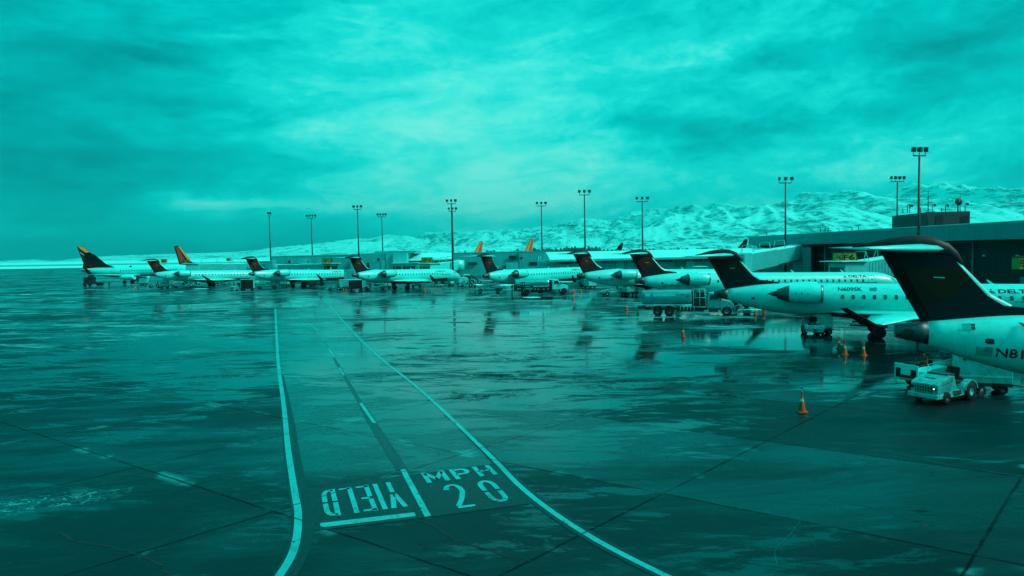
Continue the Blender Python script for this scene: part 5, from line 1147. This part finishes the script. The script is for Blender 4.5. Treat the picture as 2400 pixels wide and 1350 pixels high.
# more tractors further out, copied from the near one
def place_t(label, px, py, rz, **k): g_ = G(px, py); return dup(near_t, (g_.x, g_.y, 0), R(rz), label)
far_t = tractor('white tractor pulling box carts right of the jet in front of the long corrugated bridge', G(784, 680), R(185)); 
def place_f(label, px, py, rz): g_ = G(px, py); return dup(far_t, (g_.x, g_.y, 0), R(rz), label)
place_f('white tractor facing the camera in front of a curtained cart, mid-left', 555, 682, 250)
place_f('tractor left of the tall white cart under the second jet', 362, 674, 190)
place_f('tractor left of the lit lamp under the second jet from the left', 442, 672, 10)
place_f('white tractor seen from behind under the jet marked N609SK', 1903, 782, 75)
place_f('small tractor behind the wheels of the third jet from the left', 455, 668, 170)
cart('pale box cart next to the tractor below the third jet', (G(808, 678).x, G(808, 678).y, 0), R(5), 2.2, 1.5, 1.55)
cart('dark curtained cart between two pale boxes below the fourth fin', (G(834, 681).x, G(834, 681).y, 0), R(8), 3.0, 1.5, 1.75, open_=True)
cart('pale cart right of the dark curtained one below the fourth fin', (G(853, 678).x, G(853, 678).y, 0), R(5), 2.0, 1.5, 1.55)
cart('tall white cart with a light roof under the second fin from the left', (G(386, 676).x, G(386, 676).y, 0), R(12), 2.0, 1.5, 1.9)
cart('dark sided cart behind the tractor that faces the camera', (G(581, 681).x, G(581, 681).y, 0), R(8), 2.9, 1.7, 2.0, open_=True)
cart('small box cart right of the tractor seen from behind', (G(1927, 783).x, G(1927, 783).y, 0), R(-10), 1.4, 1.2, 1.1)
belt_loader('belt loader below the nose of the third jet, left of the fourth fin', (G(626, 677).x, G(626, 677).y, 0), R(8), .20)
base_b = belt_loader('belt loader right of the box carts below the fourth fin', (G(878, 679).x, G(878, 679).y, 0), R(5), .16)
for lb, px, py, rz in (('belt loader left of the silver tank truck', 1146, 686, 4), ('small loader under the belly of the jet marked N822SK', 1441, 692, 15), ('low loader with a lit lamp beneath the second jet', 428, 675, 8)):
    g_ = G(px, py); dup(base_b, (g_.x, g_.y, 0), R(rz), lb)
clut = cart('low box cart in the row below the round nosed jet', (G(905, 676).x, G(905, 676).y, 0), R(20), 2.2, 1.4, 1.2)
def dupc(src, lb, px, py, rz): g_ = G(px, py); return dup(src, (g_.x, g_.y, 0), R(rz), lb)
for lb, px, py, rz in (('box cart just right of the wheels of the jet above the lane end', 722, 672, 30), ('box cart left of the wheels of the jet above the lane end', 668, 671, -10), ('box cart under the nose of the second jet from the left', 566, 668, 15), ('box cart behind the wheels of the round nosed jet', 976, 674, 5),
                       ('box cart right of the nose wheel of the round nosed jet', 1083, 668, 25), ('box cart between the silver truck cab and the jet marked N822SK', 1383, 676, 40), ('box cart under the wing of the jet behind the silver tank truck', 1395, 668, 10), ('box cart beneath the leftmost jet wing', 338, 668, 0), ('box cart left of the curtained cart, third fin from the left', 528, 667, 5), ('box cart in the gap behind the pale tanker bumper', 1478, 692, 20)):
    dupc(clut, lb, px, py, rz)
for lb, px, py, rz in (('tractor parked behind the wheels of the jet above the lane end', 745, 670, 200), ('tractor below the tail of the round nosed jet', 893, 671, 350), ('tractor under the nose of the jet behind the silver truck', 1372, 671, 170), ('tractor left of the white box tractor', 1092, 672, 190), ('tractor beneath the second jet belly', 520, 669, 10)):
    place_f(lb, px, py, rz)
# white box tractor with cab (pushback)
def pushback(label, loc, rz):
    rt = thing('pushback_tractor', label, 'aircraft tug', loc, rz)
    mb = MB(); mb.prism([(2.6, .4), (2.6, 1.1), (.6, 1.2), (.5, 1.05), (-2.6, 1.05), (-2.6, .4)], -1.1, 1.1); obj('body', mb, 'veh', rt, bevel=.06)
    mb = MB(); mb.prism([(-.4, 1.05), (-.55, 2.35), (-2.3, 2.35), (-2.5, 1.05)], -1.0, 1.0); cb = obj('cab', mb, 'white', rt, bevel=.08)
    for q in (1, -1): mb = MB(); mb.box((-1.4, 1.005*q, 1.75), (1.3, .03, .75)); obj('cab_window', mb, 'glass', cb)
    mb = MB(); mb.box((-2.43, 0, 1.8), (.05, 1.6, .7)); obj('windscreen', mb, 'glass', cb)
    mb = MB(); mb.box((-.7, -1.02, 1.3), (.5, .03, 1.3)); obj('door', mb, 'black', cb)
    for x in (1.6, -.2):
        for q in (1, -1): wheel('wheel', rt, x, q*1.0, .52, .35, 'dirty')
    mb = MB(); mb.tube((2.6, 0, .6), (6.2, 0, .7), .08); obj('tow_bar', mb, 'white', rt)
g_ = G(1108, 665); pushback('white box tractor with a cab in front of the flat grey block', (g_.x, g_.y, 0), R(5))
# tank trucks
def truck(label, loc, rz, kind):
    rt = thing('tank_truck', label, 'tank truck', loc, rz)
    big = kind == 'pale'
    mb = MB(); mb.box((-1.4 if big else -.5, 0, .82), (9.4 if big else 8.0, .9, .28)); mb.box((-1.0 if big else -.3, 0, .66), (3.0 if big else 4.0, 1.7, .3)); obj('chassis', mb, 'dark', rt)
    n = 28; rr = []
    x0, x1 = (-6.4, -.85) if big else (-4.9, 1.15)
    cz, hw, hh = (2.14, 1.22, .82) if big else (2.05, 1.15, .82)
    pw = 3.6 if big else 2.3
    def ring(x, k): return [(x, k*hw*math.copysign(abs(math.cos(t))**(2/pw), math.cos(t)), cz+k*hh*math.copysign(abs(math.sin(t))**(2/pw), math.sin(t))) for t in [2*math.pi*i/n for i in range(n)]]
    mb = MB(); mb.rings([ring(x0, .90), ring(x0+.08, .97), ring(x0+.2, 1), ring(x1-.2, 1), ring(x1-.08, .97), ring(x1, .90)], 0, True)
    tk = obj('tank', mb, 'tankp' if big else 'chrome', rt)
    for k in range(3 if big else 2):
        x = x0+(x1-x0)*(k+1)/(4 if big else 3); mb = MB(); r_ = ring(x-.03, 1.008); r2_ = ring(x+.03, 1.008); mb.rings([r_, r2_], 0, True, False); obj('tank_band', mb, 'tankp' if big else 'steel', tk)
    if big:
        mb = MB(); mb.box((-3.9, -hw-.004, cz+.32), (2.5, .02, .36)); mb.box((-5.75, -hw-.003, cz+.32), (.55, .02, .36)); obj('light_panel', mb, 'white', tk)
        mb = MB(); text_fit(mb, 'AVFUEL' if False else '1863', -.7, -.15, cz+.42, cz+.56, lambda x, z: (x, -hw-.012, z), .02) if False else mb.box((-1.9, -hw-.004, cz+.34), (.4, .015, .06)); mb.lathe([(0, .12), (0, .17)], (-1.35, -hw-.012, cz+.2), 'y', 16); obj('tank_marking', mb, 'ink', tk)
    else:
        mb = MB(); mb.box((-4.0+.35, -hw+.02, cz+.02), (.75, .16, .62)); pl = obj('marking_panel', mb, 'black', tk)
        mb = MB(); text_fit(mb, '14', -3.88, -3.42, cz-.16, cz+.14, lambda x, z: (x, -hw-.065, z), .03); obj('number_lettering', mb, 'pale', pl)
        mb = MB(); mb.box((-.35, -1.08, 1.52), (2.9, .1, .14)); obj('side_rail', mb, 'wall2', rt)
        mb = MB(); mb.box((-.3, -.95, 1.0), (3.0, .35, .75)); mb.box((-4.75, 0, 1.3), (.4, 1.7, 1.1)); obj('pump_cabinet', mb, 'black', rt)
        mb = MB()
        for x in (-1.5, -.9, .1, .8): mb.lathe([(0, 0), (-.04, .12), (0, .14)], (x, -1.13, 1.0), 'y', 10)
        obj('gauge', mb, 'steel', rt)
    # pump frame between tank and cab
    mb = MB()
    if big:
        for x in (-.7, .0, .65):
            for y in (-1.15, 1.15): mb.tube((x, y, 1.0), (x, y, 3.0), .035)
        for z in (1.05, 2.1, 2.98):
            for y in (-1.15, 1.15): mb.tube((-.75, y, z), (.7, y, z), .035)
        obj('pump_frame', mb, 'wall2', rt)
        mb = MB(); mb.box((0, 0, 1.6), (1.3, 2.1, 1.1)); mb.box((-.7, 0, 2.0), (.25, 2.2, 1.7)); mb.box((.1, 0, 2.4), (.8, 1.5, .6)); obj('pump_cabinet', mb, 'dark', rt)
        for i in range(5): mb = MB(); mb.tube((-.6-.38*i, -1.12, 1.15), (-.66-.38*i, -1.18, .6), .03); obj('hose_hook', mb, 'wall2', rt)
        mb = MB(); mb.box((-6.5, 0, .95), (.9, 1.9, .3)); obj('rear_bumper', mb, 'dark', rt)
    else:
        mb.box((1.38, 0, 1.75), (.42, 2.0, 1.6)); obj('equipment_locker', mb, 'black', rt)
    cx = .80 if big else 1.65
    prof = [(cx, .85), (cx+0.018, 2.15), (cx+0.225, 2.62), (cx+1.125, 2.66), (cx+1.548, 1.98), (cx+1.602, 1.85), (cx+2.700, 1.62), (cx+2.898, 1.35), (cx+2.925, .98), (cx+2.610, .85)]
    mb = MB(); mb.prism(prof, -1.08, 1.08); cb = obj('cab', mb, 'cabp' if big else 'white', rt, bevel=.06)
    for q in (1, -1):
        mb = MB(); P_ = [(cx+0.288, 1.88), (cx+0.342, 2.42), (cx+1.008, 2.44), (cx+1.332, 1.9)]; mb.add([(x, 1.095*q, z) for x, z in P_], [(0, 1, 2, 3)]); obj('side_window', mb, 'glass', cb)
        mb = MB(); P_ = [(cx+0.180, .95), (cx+0.180, 1.82), (cx+1.395, 1.82), (cx+1.395, .95)]
        for a, b in zip(P_, P_[1:]+P_[:1]): mb.tube((a[0], 1.085*q, a[1]), (b[0], 1.085*q, b[1]), .012, n=6)
        obj('door', mb, 'dark', cb)
        mb = MB(); A = [(cx+2.115+.66*math.cos(R(a)), .55+.66*math.sin(R(a))) for a in range(0, 181, 18)]; B = [(cx+2.115+.57*math.cos(R(a)), .55+.57*math.sin(R(a))) for a in range(180, -1, -18)]
        mb.prism(A+B, .78*q, 1.14*q); obj('fender', mb, 'cabp' if big else 'white', cb)
        mb = MB(); mb.prism([(cx+1.575, .5), (cx+1.602, 1.0), (cx+1.800, 1.1), (cx+2.430, 1.1), (cx+2.655, 1.0), (cx+2.655, .5)], 1.083*q, 1.10*q); obj('wheel_arch', mb, 'black', cb)
        mb = MB(); mb.box((cx+1.458, 1.3*q, 2.0), (.1, .2, .5)); mb.tube((cx+1.440, 1.08*q, 2.1), (cx+1.458, 1.3*q, 2.1), .02); obj('mirror', mb, 'dark', cb)
        wheel('wheel', rt, cx+2.115, q*.98, .52, .3, 'steel' if big else 'black', .55)
        mb = MB(); mb.lathe([(0, 0), (.03, .12), (0, .13)], (cx+2.898, .72*q, 1.2), 'x', 12); obj('headlight', mb, 'glass', cb)
    mb = MB(); mb.add([(cx+1.143, -.95, 2.58), (cx+1.143, .95, 2.58), (cx+1.530, 1.0, 2.0), (cx+1.530, -1.0, 2.0)], [(0, 1, 2, 3)]); ws = obj('windscreen', mb, 'glass', cb)
    mb = MB(); mb.box((cx+2.988, 0, .8), (.2, 2.3, .32)); obj('bumper', mb, 'steel', cb, bevel=.03)
    mb = MB(); mb.box((cx+2.929, 0, 1.15), (.03, 1.1, .4)); obj('grille', mb, 'black', cb)
    if big:
        mb = MB(); mb.box((cx+3.330, .0, .95), (.7, .7, .3)); mb.tube((cx+3.150, -.7, .9), (cx+3.780, -.5, .95), .05); mb.tube((cx+3.150, .7, .9), (cx+3.780, .5, .95), .05); mb.lathe([(-.14, 0), (-.14, .2), (.14, .2), (.14, 0)], (cx+3.555, -.35, 1.0), 'y', 12); obj('hose_reel', mb, 'nozzle', rt)
    mb = MB(); mb.box((cx+0.675, -1.05, .68), (1.0, .3, .35)); obj('step', mb, 'steel' if not big else 'dark', rt)
    for x in ((-4.65, -3.35) if big else (-2.9,)):
        for q in (1, -1): wheel('wheel', rt, x, q*.95, .54, .42, 'nozzle' if big else 'black', .5)
    for q in (1, -1):
        mb = MB()
        if big:
            mb.box((-4.0, q*1.1, 1.24), (2.5, .35, .05)); mb.box((-5.28, q*1.1, 1.0), (.05, .35, .45)); mb.box((-2.72, q*1.1, 1.12), (.05, .35, .22))
        else:
            A = [(-2.9+.70*math.cos(R(a)), .55+.72*math.sin(R(a))) for a in range(10, 171, 16)]; B = [(-2.9+.66*math.cos(R(a)), .55+.68*math.sin(R(a))) for a in range(170, 9, -16)]
            mb.prism(A+B, q*.75, q*1.15)
        obj('mudguard', mb, 'wall2', rt)
    return rt
M['tankp'] = mat('tank_paint', (.012, .30, .295), .30, var=.15, scale=1.0, coat=.3)
M['cabp'] = mat('cab_paint', (.02, .34, .34), .35, var=.12, coat=.2)
ra = G(1567, 741); rb = G(1703, 741)
ang = math.atan2(rb.y-ra.y, rb.x-ra.x); ctr = ra+Vector((math.cos(ang), math.sin(ang), 0))*3.45+Vector((math.sin(ang)*-.95, math.cos(ang)*.95, 0))
truck('long pale tank truck with a hooded cab beside the jet marked N896SK', (ctr.x, ctr.y, 0), ang, 'pale')
ra = G(1235, 692); rb = G(1321, 689.5)
ang = math.atan2(rb.y-ra.y, rb.x-ra.x); ctr = ra+Vector((math.cos(ang), math.sin(ang), 0))*2.9+Vector((-math.sin(ang), math.cos(ang), 0))*.95
truck('silver tank truck with a white cab, left of centre before the grey block', (ctr.x, ctr.y, 0), ang, 'silver')
# lift box behind the fourth fin
b7 = Bld('catering_truck', 'raised pale box truck between the third jet nose and the fourth fin', 'truck', (*XY(816, 168), 0))
b7.block('box', 807, 831, 168, zat(820, 655, 168), zat(820, 632.5, 168), 4.5, 'wall'); b7.block('scissor_frame', 809, 829, 169, .8, zat(820, 655.5, 168), 2, 'dark'); b7.block('platform', 800, 832, 167.5, zat(820, 656.5, 168), zat(820, 655.4, 168), 3, 'wall2')
for x in (809, 826): 
    mb = MB(); p = XY(x, 167.6); mb.lathe([(-.2, 0), (-.2, .5), (.2, .5), (.2, 0)], (p[0], p[1], .5), 'y', 14); b7.part('wheel', mb, 'black')
# ground power cart far left
b8 = Bld('service_truck', 'dark low service truck under the tail of the leftmost jet', 'truck', (*XY(215, 212), 0))
b8.block('body', 196, 216, 212, .5, 2.6, 2, 'dark'); b8.block('cab', 207, 214, 211.7, 2.6, 3.3, 1.6, 'nozzle'); b8.block('tow_frame', 216, 240, 212, .5, .9, 1.2, 'dark'); 
for x in (199, 211, 230, 238):
    mb = MB(); p = XY(x, 211.8); mb.lathe([(-.2, 0), (-.2, .55), (.2, .55), (.2, 0)], (p[0], p[1], .55), 'y', 14); b8.part('wheel', mb, 'black')
# ------------------------------------------------------------------ CONES
GK = 'orange traffic cones on the wet apron'
def cone(label, px, py, h=.9, m_='orange', topper=False):
    g_ = G(px, py); rt = thing('traffic_cone', label, 'traffic cone', (g_.x, g_.y, 0), random.uniform(-.6, .6), GK)
    mb = MB(); w_ = h*.22
    mb.rings([[(x*w_*k, y*w_*k, z) for x, y in ((-1, -.7), (-.7, -1), (.7, -1), (1, -.7), (1, .7), (.7, 1), (-.7, 1), (-1, .7))] for k, z in ((1, 0), (1, h*.04), (.9, h*.055))], 0, False); obj('base', mb, m_, rt)
    mb = MB(); hz = h*.68
    mb.lathe([(h*.05, w_*.80), (hz*.5, w_*.52), (hz, w_*.22), (hz+.01, 0)], (0, 0, 0), 'z', 20); bd = obj('body', mb, m_, rt)
    mb = MB(); r1, r2 = w_*.80-(w_*.58)*((.50*h-.05*h)/(hz-.05*h)), 0
    mb.lathe([(h*.50, w_*.455), (h*.60, w_*.325)], (0, 0, 0), 'z', 20); obj('reflective_band', mb, 'pale' if m_ != 'green' else 'green', bd)
    mb = MB(); mb.lathe([(hz, w_*.16), (hz+h*.03, w_*.24), (hz+h*.08, w_*.10), (hz+h*.20, w_*.10), (hz+h*.23, w_*.22), (hz+h*.27, w_*.22), (hz+h*.30, 0)], (0, 0, 0), 'z', 12); obj('topper', mb, m_, rt)
    return rt
cone('largest cone, alone in the right foreground', 1879.5, 966, 1.02)
for lb, px, py, m_ in [('cone standing alone right of centre with its reflection below it', 1601, 790, 'orange_dark'), ('slim cone left of the green one', 1468.5, 727, 'orange'), ('front cone of the row near the silver truck cab', 1342.5, 701, 'orange_dark'),
    ('left cone of the pair at the silver truck front wheel', 1345, 688, 'orange'), ('right cone of the pair at the silver truck front wheel', 1361.5, 686, 'orange'), ('cone behind the front one of the row near the silver truck', 1341.5, 687, 'orange_dark'),
    ('cone just in front of the pale tanker nose', 1770, 738, 'orange_dark'), ('cone leaning dark beside the pale tanker nose', 1790.5, 734, 'orange_dark'),
    ('rear cone of the tight group of three', 1967, 818, 'orange_dark'), ('middle cone of the tight group of three', 1972.5, 824, 'orange_dark'), ('front cone of the tight group of three', 1980, 831, 'orange'), ('cone right of the group of three', 2024, 833, 'orange'),
    ('tiny cone under the leftmost jet', 318, 679, 'orange_dark'), ('tiny cone under the second jet wheels', 474, 675, 'orange_dark'), ('cone left of the belt loader below the third jet', 591, 679, 'orange_dark'),
    ('left one of two thin cones below the dark curtained cart', 804.5, 683, 'orange_dark'), ('right one of two thin cones below the dark curtained cart', 811, 683, 'orange_dark'), ('left cone of the pair near the round nosed jet wheels', 995, 683, 'orange_dark'), ('right cone of the pair near the round nosed jet wheels', 1003, 682, 'orange'), ('cone nearest the round nosed jet nose', 1021, 680, 'orange_dark'),
    ('left cone below the belly of the jet marked N609SK', 1936, 768, 'orange_dark'), ('right cone below the belly of the jet marked N609SK', 1946, 764, 'orange_dark')]:
    cone(lb, px, py, .95, m_)
cone('single green cone left of the pale tanker', 1494.5, 738, .85, 'green')
# ------------------------------------------------------------------ PEOPLE
def person(label, loc, rz, joints, edges, radii, coat='cloth', head=None, hat=None, skinz=None, hands=True, group=None):
    """one skinned body; the joint list is in the person's own frame (x forward, y left, z up)"""
    rt = thing('person', label, 'person', loc, rz, group)
    vs = list(joints.values()); ks = list(joints.keys()); es = [(ks.index(a), ks.index(b)) for a, b in edges]; rad = [radii[k] for k in ks]
    if hands:
        for s_ in ('l', 'r'):
            w_ = Vector(joints['wrist_'+s_]); e_ = Vector(joints['elbow_'+s_]); d = (w_-e_).normalized(); up = Vector((0, 0, 1)); lat = d.cross(up).normalized(); wi = ks.index('wrist_'+s_)
            pi = len(vs); vs.append(tuple(w_+d*.07)); rad.append(.032); es.append((wi, pi))
            for j, (o, l) in enumerate(((-.028, .075), (-.010, .088), (.010, .082), (.028, .065))):
                a = len(vs); vs.append(tuple(w_+d*.095+lat*o)); rad.append(.010); es.append((pi, a))
                vs.append(tuple(w_+d*(.095+l*.55)+lat*o*1.1-up*.012)); rad.append(.009); es.append((a, a+1)); vs.append(tuple(w_+d*(.095+l*.8)+lat*o*1.1-up*.038)); rad.append(.008); es.append((a+1, a+2))
            sg_ = 1 if s_ == 'r' else -1
            a = len(vs); vs.append(tuple(w_+d*.04-lat*.045*sg_)); rad.append(.012); es.append((pi, a)); vs.append(tuple(w_+d*.085-lat*.062*sg_-up*.01)); rad.append(.010); es.append((a, a+1))
    me = bpy.data.meshes.new('body'); me.from_pydata(vs, es, [])
    o = bpy.data.objects.new('body', me); COL.objects.link(o); o.parent = rt
    sk_ = o.modifiers.new('skin', 'SKIN'); sub = o.modifiers.new('smooth', 'SUBSURF'); sub.levels = sub.render_levels = 1
    for i, r_ in enumerate(rad): me.skin_vertices[0].data[i].radius = (r_, r_)
    me.skin_vertices[0].data[ks.index('pelvis')].use_root = True
    hz = joints['neck'][2]; m, b, n = bsdf('worker_clothes')
    co = n.n('ShaderNodeTexCoord').outputs['Object']; x, y, z = n.xyz(co)
    f = n.noise(co, 9, 4); isk = n.sm(z, hz+.01, hz+.03)
    n.put(b.inputs['Base Color'], n.mix(isk, n.ramp(f, [(.3, (.004, .006, .008)), (.7, (.014, .018, .020))]), (.32, .11, .055))); b.inputs['Roughness'].default_value = .85
    me.materials.append(m)
    # head details
    H = Vector(joints['head']); mb = MB(); n_ = 14
    mb.rings([[(H.x-.005+r_*1.05*math.cos(2*math.pi*i/n_), H.y+r_*math.sin(2*math.pi*i/n_), H.z+zz) for i in range(n_)] for r_, zz in ((.104, .015), (.112, .05), (.100, .10), (.06, .14), (.01, .155))], 0, True); obj('knit_hat', mb, 'cloth', rt)
    mb = MB(); mb.rings([[(H.x+.085+dx_, H.y+dy_, H.z+dz_) for dx_, dy_, dz_ in ((-.01, -.014, -.03), (.022, 0, -.032), (-.01, .014, -.03), (-.01, 0, .02))], [(H.x+.085, H.y, H.z+.02)]*4], 0, False); obj('nose', mb, 'skin', rt)
    T = joints; mb = MB(); c = Vector(T['chest']); q = Vector(T['pelvis']); ax = (c-q)
    mb.rings([[(q.x+ax.x*t+.165*math.cos(a)*k, q.y+ax.y*t+.215*math.sin(a)*k, q.z+ax.z*t) for a in [2*math.pi*i/16 for i in range(16)]] for t, k in ((.05, .92), (.4, .96), (.8, 1.05), (1.12, .98), (1.28, .6))], 0, True, False); obj('safety_vest', mb, 'vest' if coat == 'cloth' else coat, rt)
    return rt
RD = dict(pelvis=.135, spine=.13, chest=.15, neck=.055, head=.095, crown=.075, shoulder_l=.075, elbow_l=.05, wrist_l=.034, shoulder_r=.075, elbow_r=.05, wrist_r=.034, hip_l=.10, knee_l=.068, ankle_l=.048, toe_l=.042, hip_r=.10, knee_r=.068, ankle_r=.048, toe_r=.042)
ED = [('pelvis', 'spine'), ('spine', 'chest'), ('chest', 'neck'), ('neck', 'head'), ('head', 'crown'), ('chest', 'shoulder_l'), ('shoulder_l', 'elbow_l'), ('elbow_l', 'wrist_l'), ('chest', 'shoulder_r'), ('shoulder_r', 'elbow_r'), ('elbow_r', 'wrist_r'), ('pelvis', 'hip_l'), ('hip_l', 'knee_l'), ('knee_l', 'ankle_l'), ('ankle_l', 'toe_l'), ('pelvis', 'hip_r'), ('hip_r', 'knee_r'), ('knee_r', 'ankle_r'), ('ankle_r', 'toe_r')]
def stand(st=.18, lean=0):
    return dict(pelvis=(0, 0, .96), spine=(.01, 0, 1.12), chest=(.02+lean, 0, 1.34), neck=(.02+lean, 0, 1.50), head=(.04+lean, 0, 1.62), crown=(.03+lean, 0, 1.71), shoulder_l=(.01+lean, .19, 1.42), elbow_l=(-.06, .27, 1.15), wrist_l=(.08, .28, .92), shoulder_r=(.01+lean, -.19, 1.42), elbow_r=(.03, -.27, 1.15), wrist_r=(.20, -.24, 1.0), hip_l=(0, .1, .90), knee_l=(st*.7, .11, .50), ankle_l=(st*.9, .11, .09), toe_l=(st*.9+.16, .12, .045), hip_r=(0, -.1, .90), knee_r=(-st*.1, -.11, .49), ankle_r=(-st, -.11, .10), toe_r=(-st+.15, -.12, .045))
def sit():
    return dict(pelvis=(0, 0, .12), spine=(.0, 0, .28), chest=(.04, 0, .50), neck=(.07, 0, .66), head=(.10, 0, .78), crown=(.10, 0, .87), shoulder_l=(.04, .19, .58), elbow_l=(.18, .27, .36), wrist_l=(.40, .20, .38), shoulder_r=(.04, -.19, .58), elbow_r=(.18, -.27, .36), wrist_r=(.40, -.16, .40), hip_l=(.05, .1, .10), knee_l=(.45, .14, .14), ankle_l=(.55, .13, -.27), toe_l=(.70, .13, -.31), hip_r=(.05, -.1, .10), knee_r=(.45, -.14, .14), ankle_r=(.58, -.13, -.27), toe_r=(.73, -.13, -.31))
sp = near_b.matrix_basis @ Vector((.48, -.42, 1.0)); bpy.context.view_layer.update(); sp = near_b.matrix_world @ Vector((1.62, -.05, 1.12))
person('driver in dark clothes and a knit hat seated behind the nearest tractor', (sp.x, sp.y, sp.z), R(200), sit(), ED, RD)
g_ = G(256.5, 674); person('worker in dark clothes walking alone under the leftmost jet', (g_.x, g_.y, 0), R(-70), stand(.22), ED, RD, hands=False)
for lb, px, py, rz, cm in (('worker standing right of the tall white cart under the second jet', 403, 674, 20, 'vest'), ('worker in an orange vest beside the tractor that faces the camera', 549, 677, 200, 'orange_dark'), ('worker at the front wheel of the silver tank truck', 1331, 688, 190, 'cloth'), ('worker crouched dark at the rear of the silver tank truck', 1200, 686, 15, 'vest'), ('worker left of the belt loader by the silver tank truck', 1113, 685, 30, 'orange_dark'), ('worker right of the pale cart below the fourth fin', 868, 680, 90, 'cloth')):
    g_ = G(px, py); person(lb, (g_.x, g_.y, 0), R(rz), stand(random.uniform(.05, .2), .05), ED, RD, coat=cm, hands=False, group='ramp workers among the vehicles')
# chocks / low racks by the round nosed jet
mb = MB()
g_ = G(1030, 678); rt = thing('tow_rack', 'low white rack with orange legs near the round nosed jet', 'rack', (g_.x, g_.y, 0), R(10))
mb = MB(); mb.tube((-.8, 0, .9), (.9, 0, .9), .05); mb.tube((-.8, .6, .9), (.9, .6, .9), .05); obj('rail', mb, 'white', rt)
for x in (-.75, .85): mb = MB(); mb.tube((x, 0, 0), (x, 0, .9), .05); mb.tube((x, .6, 0), (x, .6, .9), .05); obj('leg', mb, 'orange_dark', rt)
# ------------------------------------------------------------------ AIR
def haze_vol(name, mb, dens, col, an=.2):
    m = bpy.data.materials.new(name); m.use_nodes = True; nt = m.node_tree; nt.nodes.clear()
    v = nt.nodes.new('ShaderNodeVolumePrincipled'); v.inputs['Color'].default_value = col+(1,); v.inputs['Density'].default_value = dens; v.inputs['Anisotropy'].default_value = an
    o = nt.nodes.new('ShaderNodeOutputMaterial'); nt.links.new(v.outputs[0], o.inputs['Volume'])
    return tag(obj(name, mb, m), kind='stuff')
mb = MB(); mb.box((0, 14990, 700), (50100, 30080, 1400)); mb.v = [(x, y, -8 if z < 1 else z) for x, y, z in mb.v]
hz = haze_vol('haze', mb, 4.2e-5, (.02, .98, .95)); hz['label'] = 'pale air haze softening the far hills'

for px, p0, p1, Yd_ in ((1328, 584, 528, 1900),):
    mb = MB(); rr = []; random.seed(px)
    for j in range(9):
        t = j/8; c = D(px+t*14+random.uniform(-2, 2), p0+(p1-p0)*t, Yd_); r_ = (3+13*t)*random.uniform(.8, 1.2)
        rr.append([(c.x+r_*math.cos(2*math.pi*i/12), c.y+r_*math.sin(2*math.pi*i/12), c.z) for i in range(12)])
    mb.rings(rr, 0, True, True); st_ = haze_vol('steam_plume', mb, .018, (.15, .98, .92)); st_['label'] = 'thin steam plume drifting up from the far works'
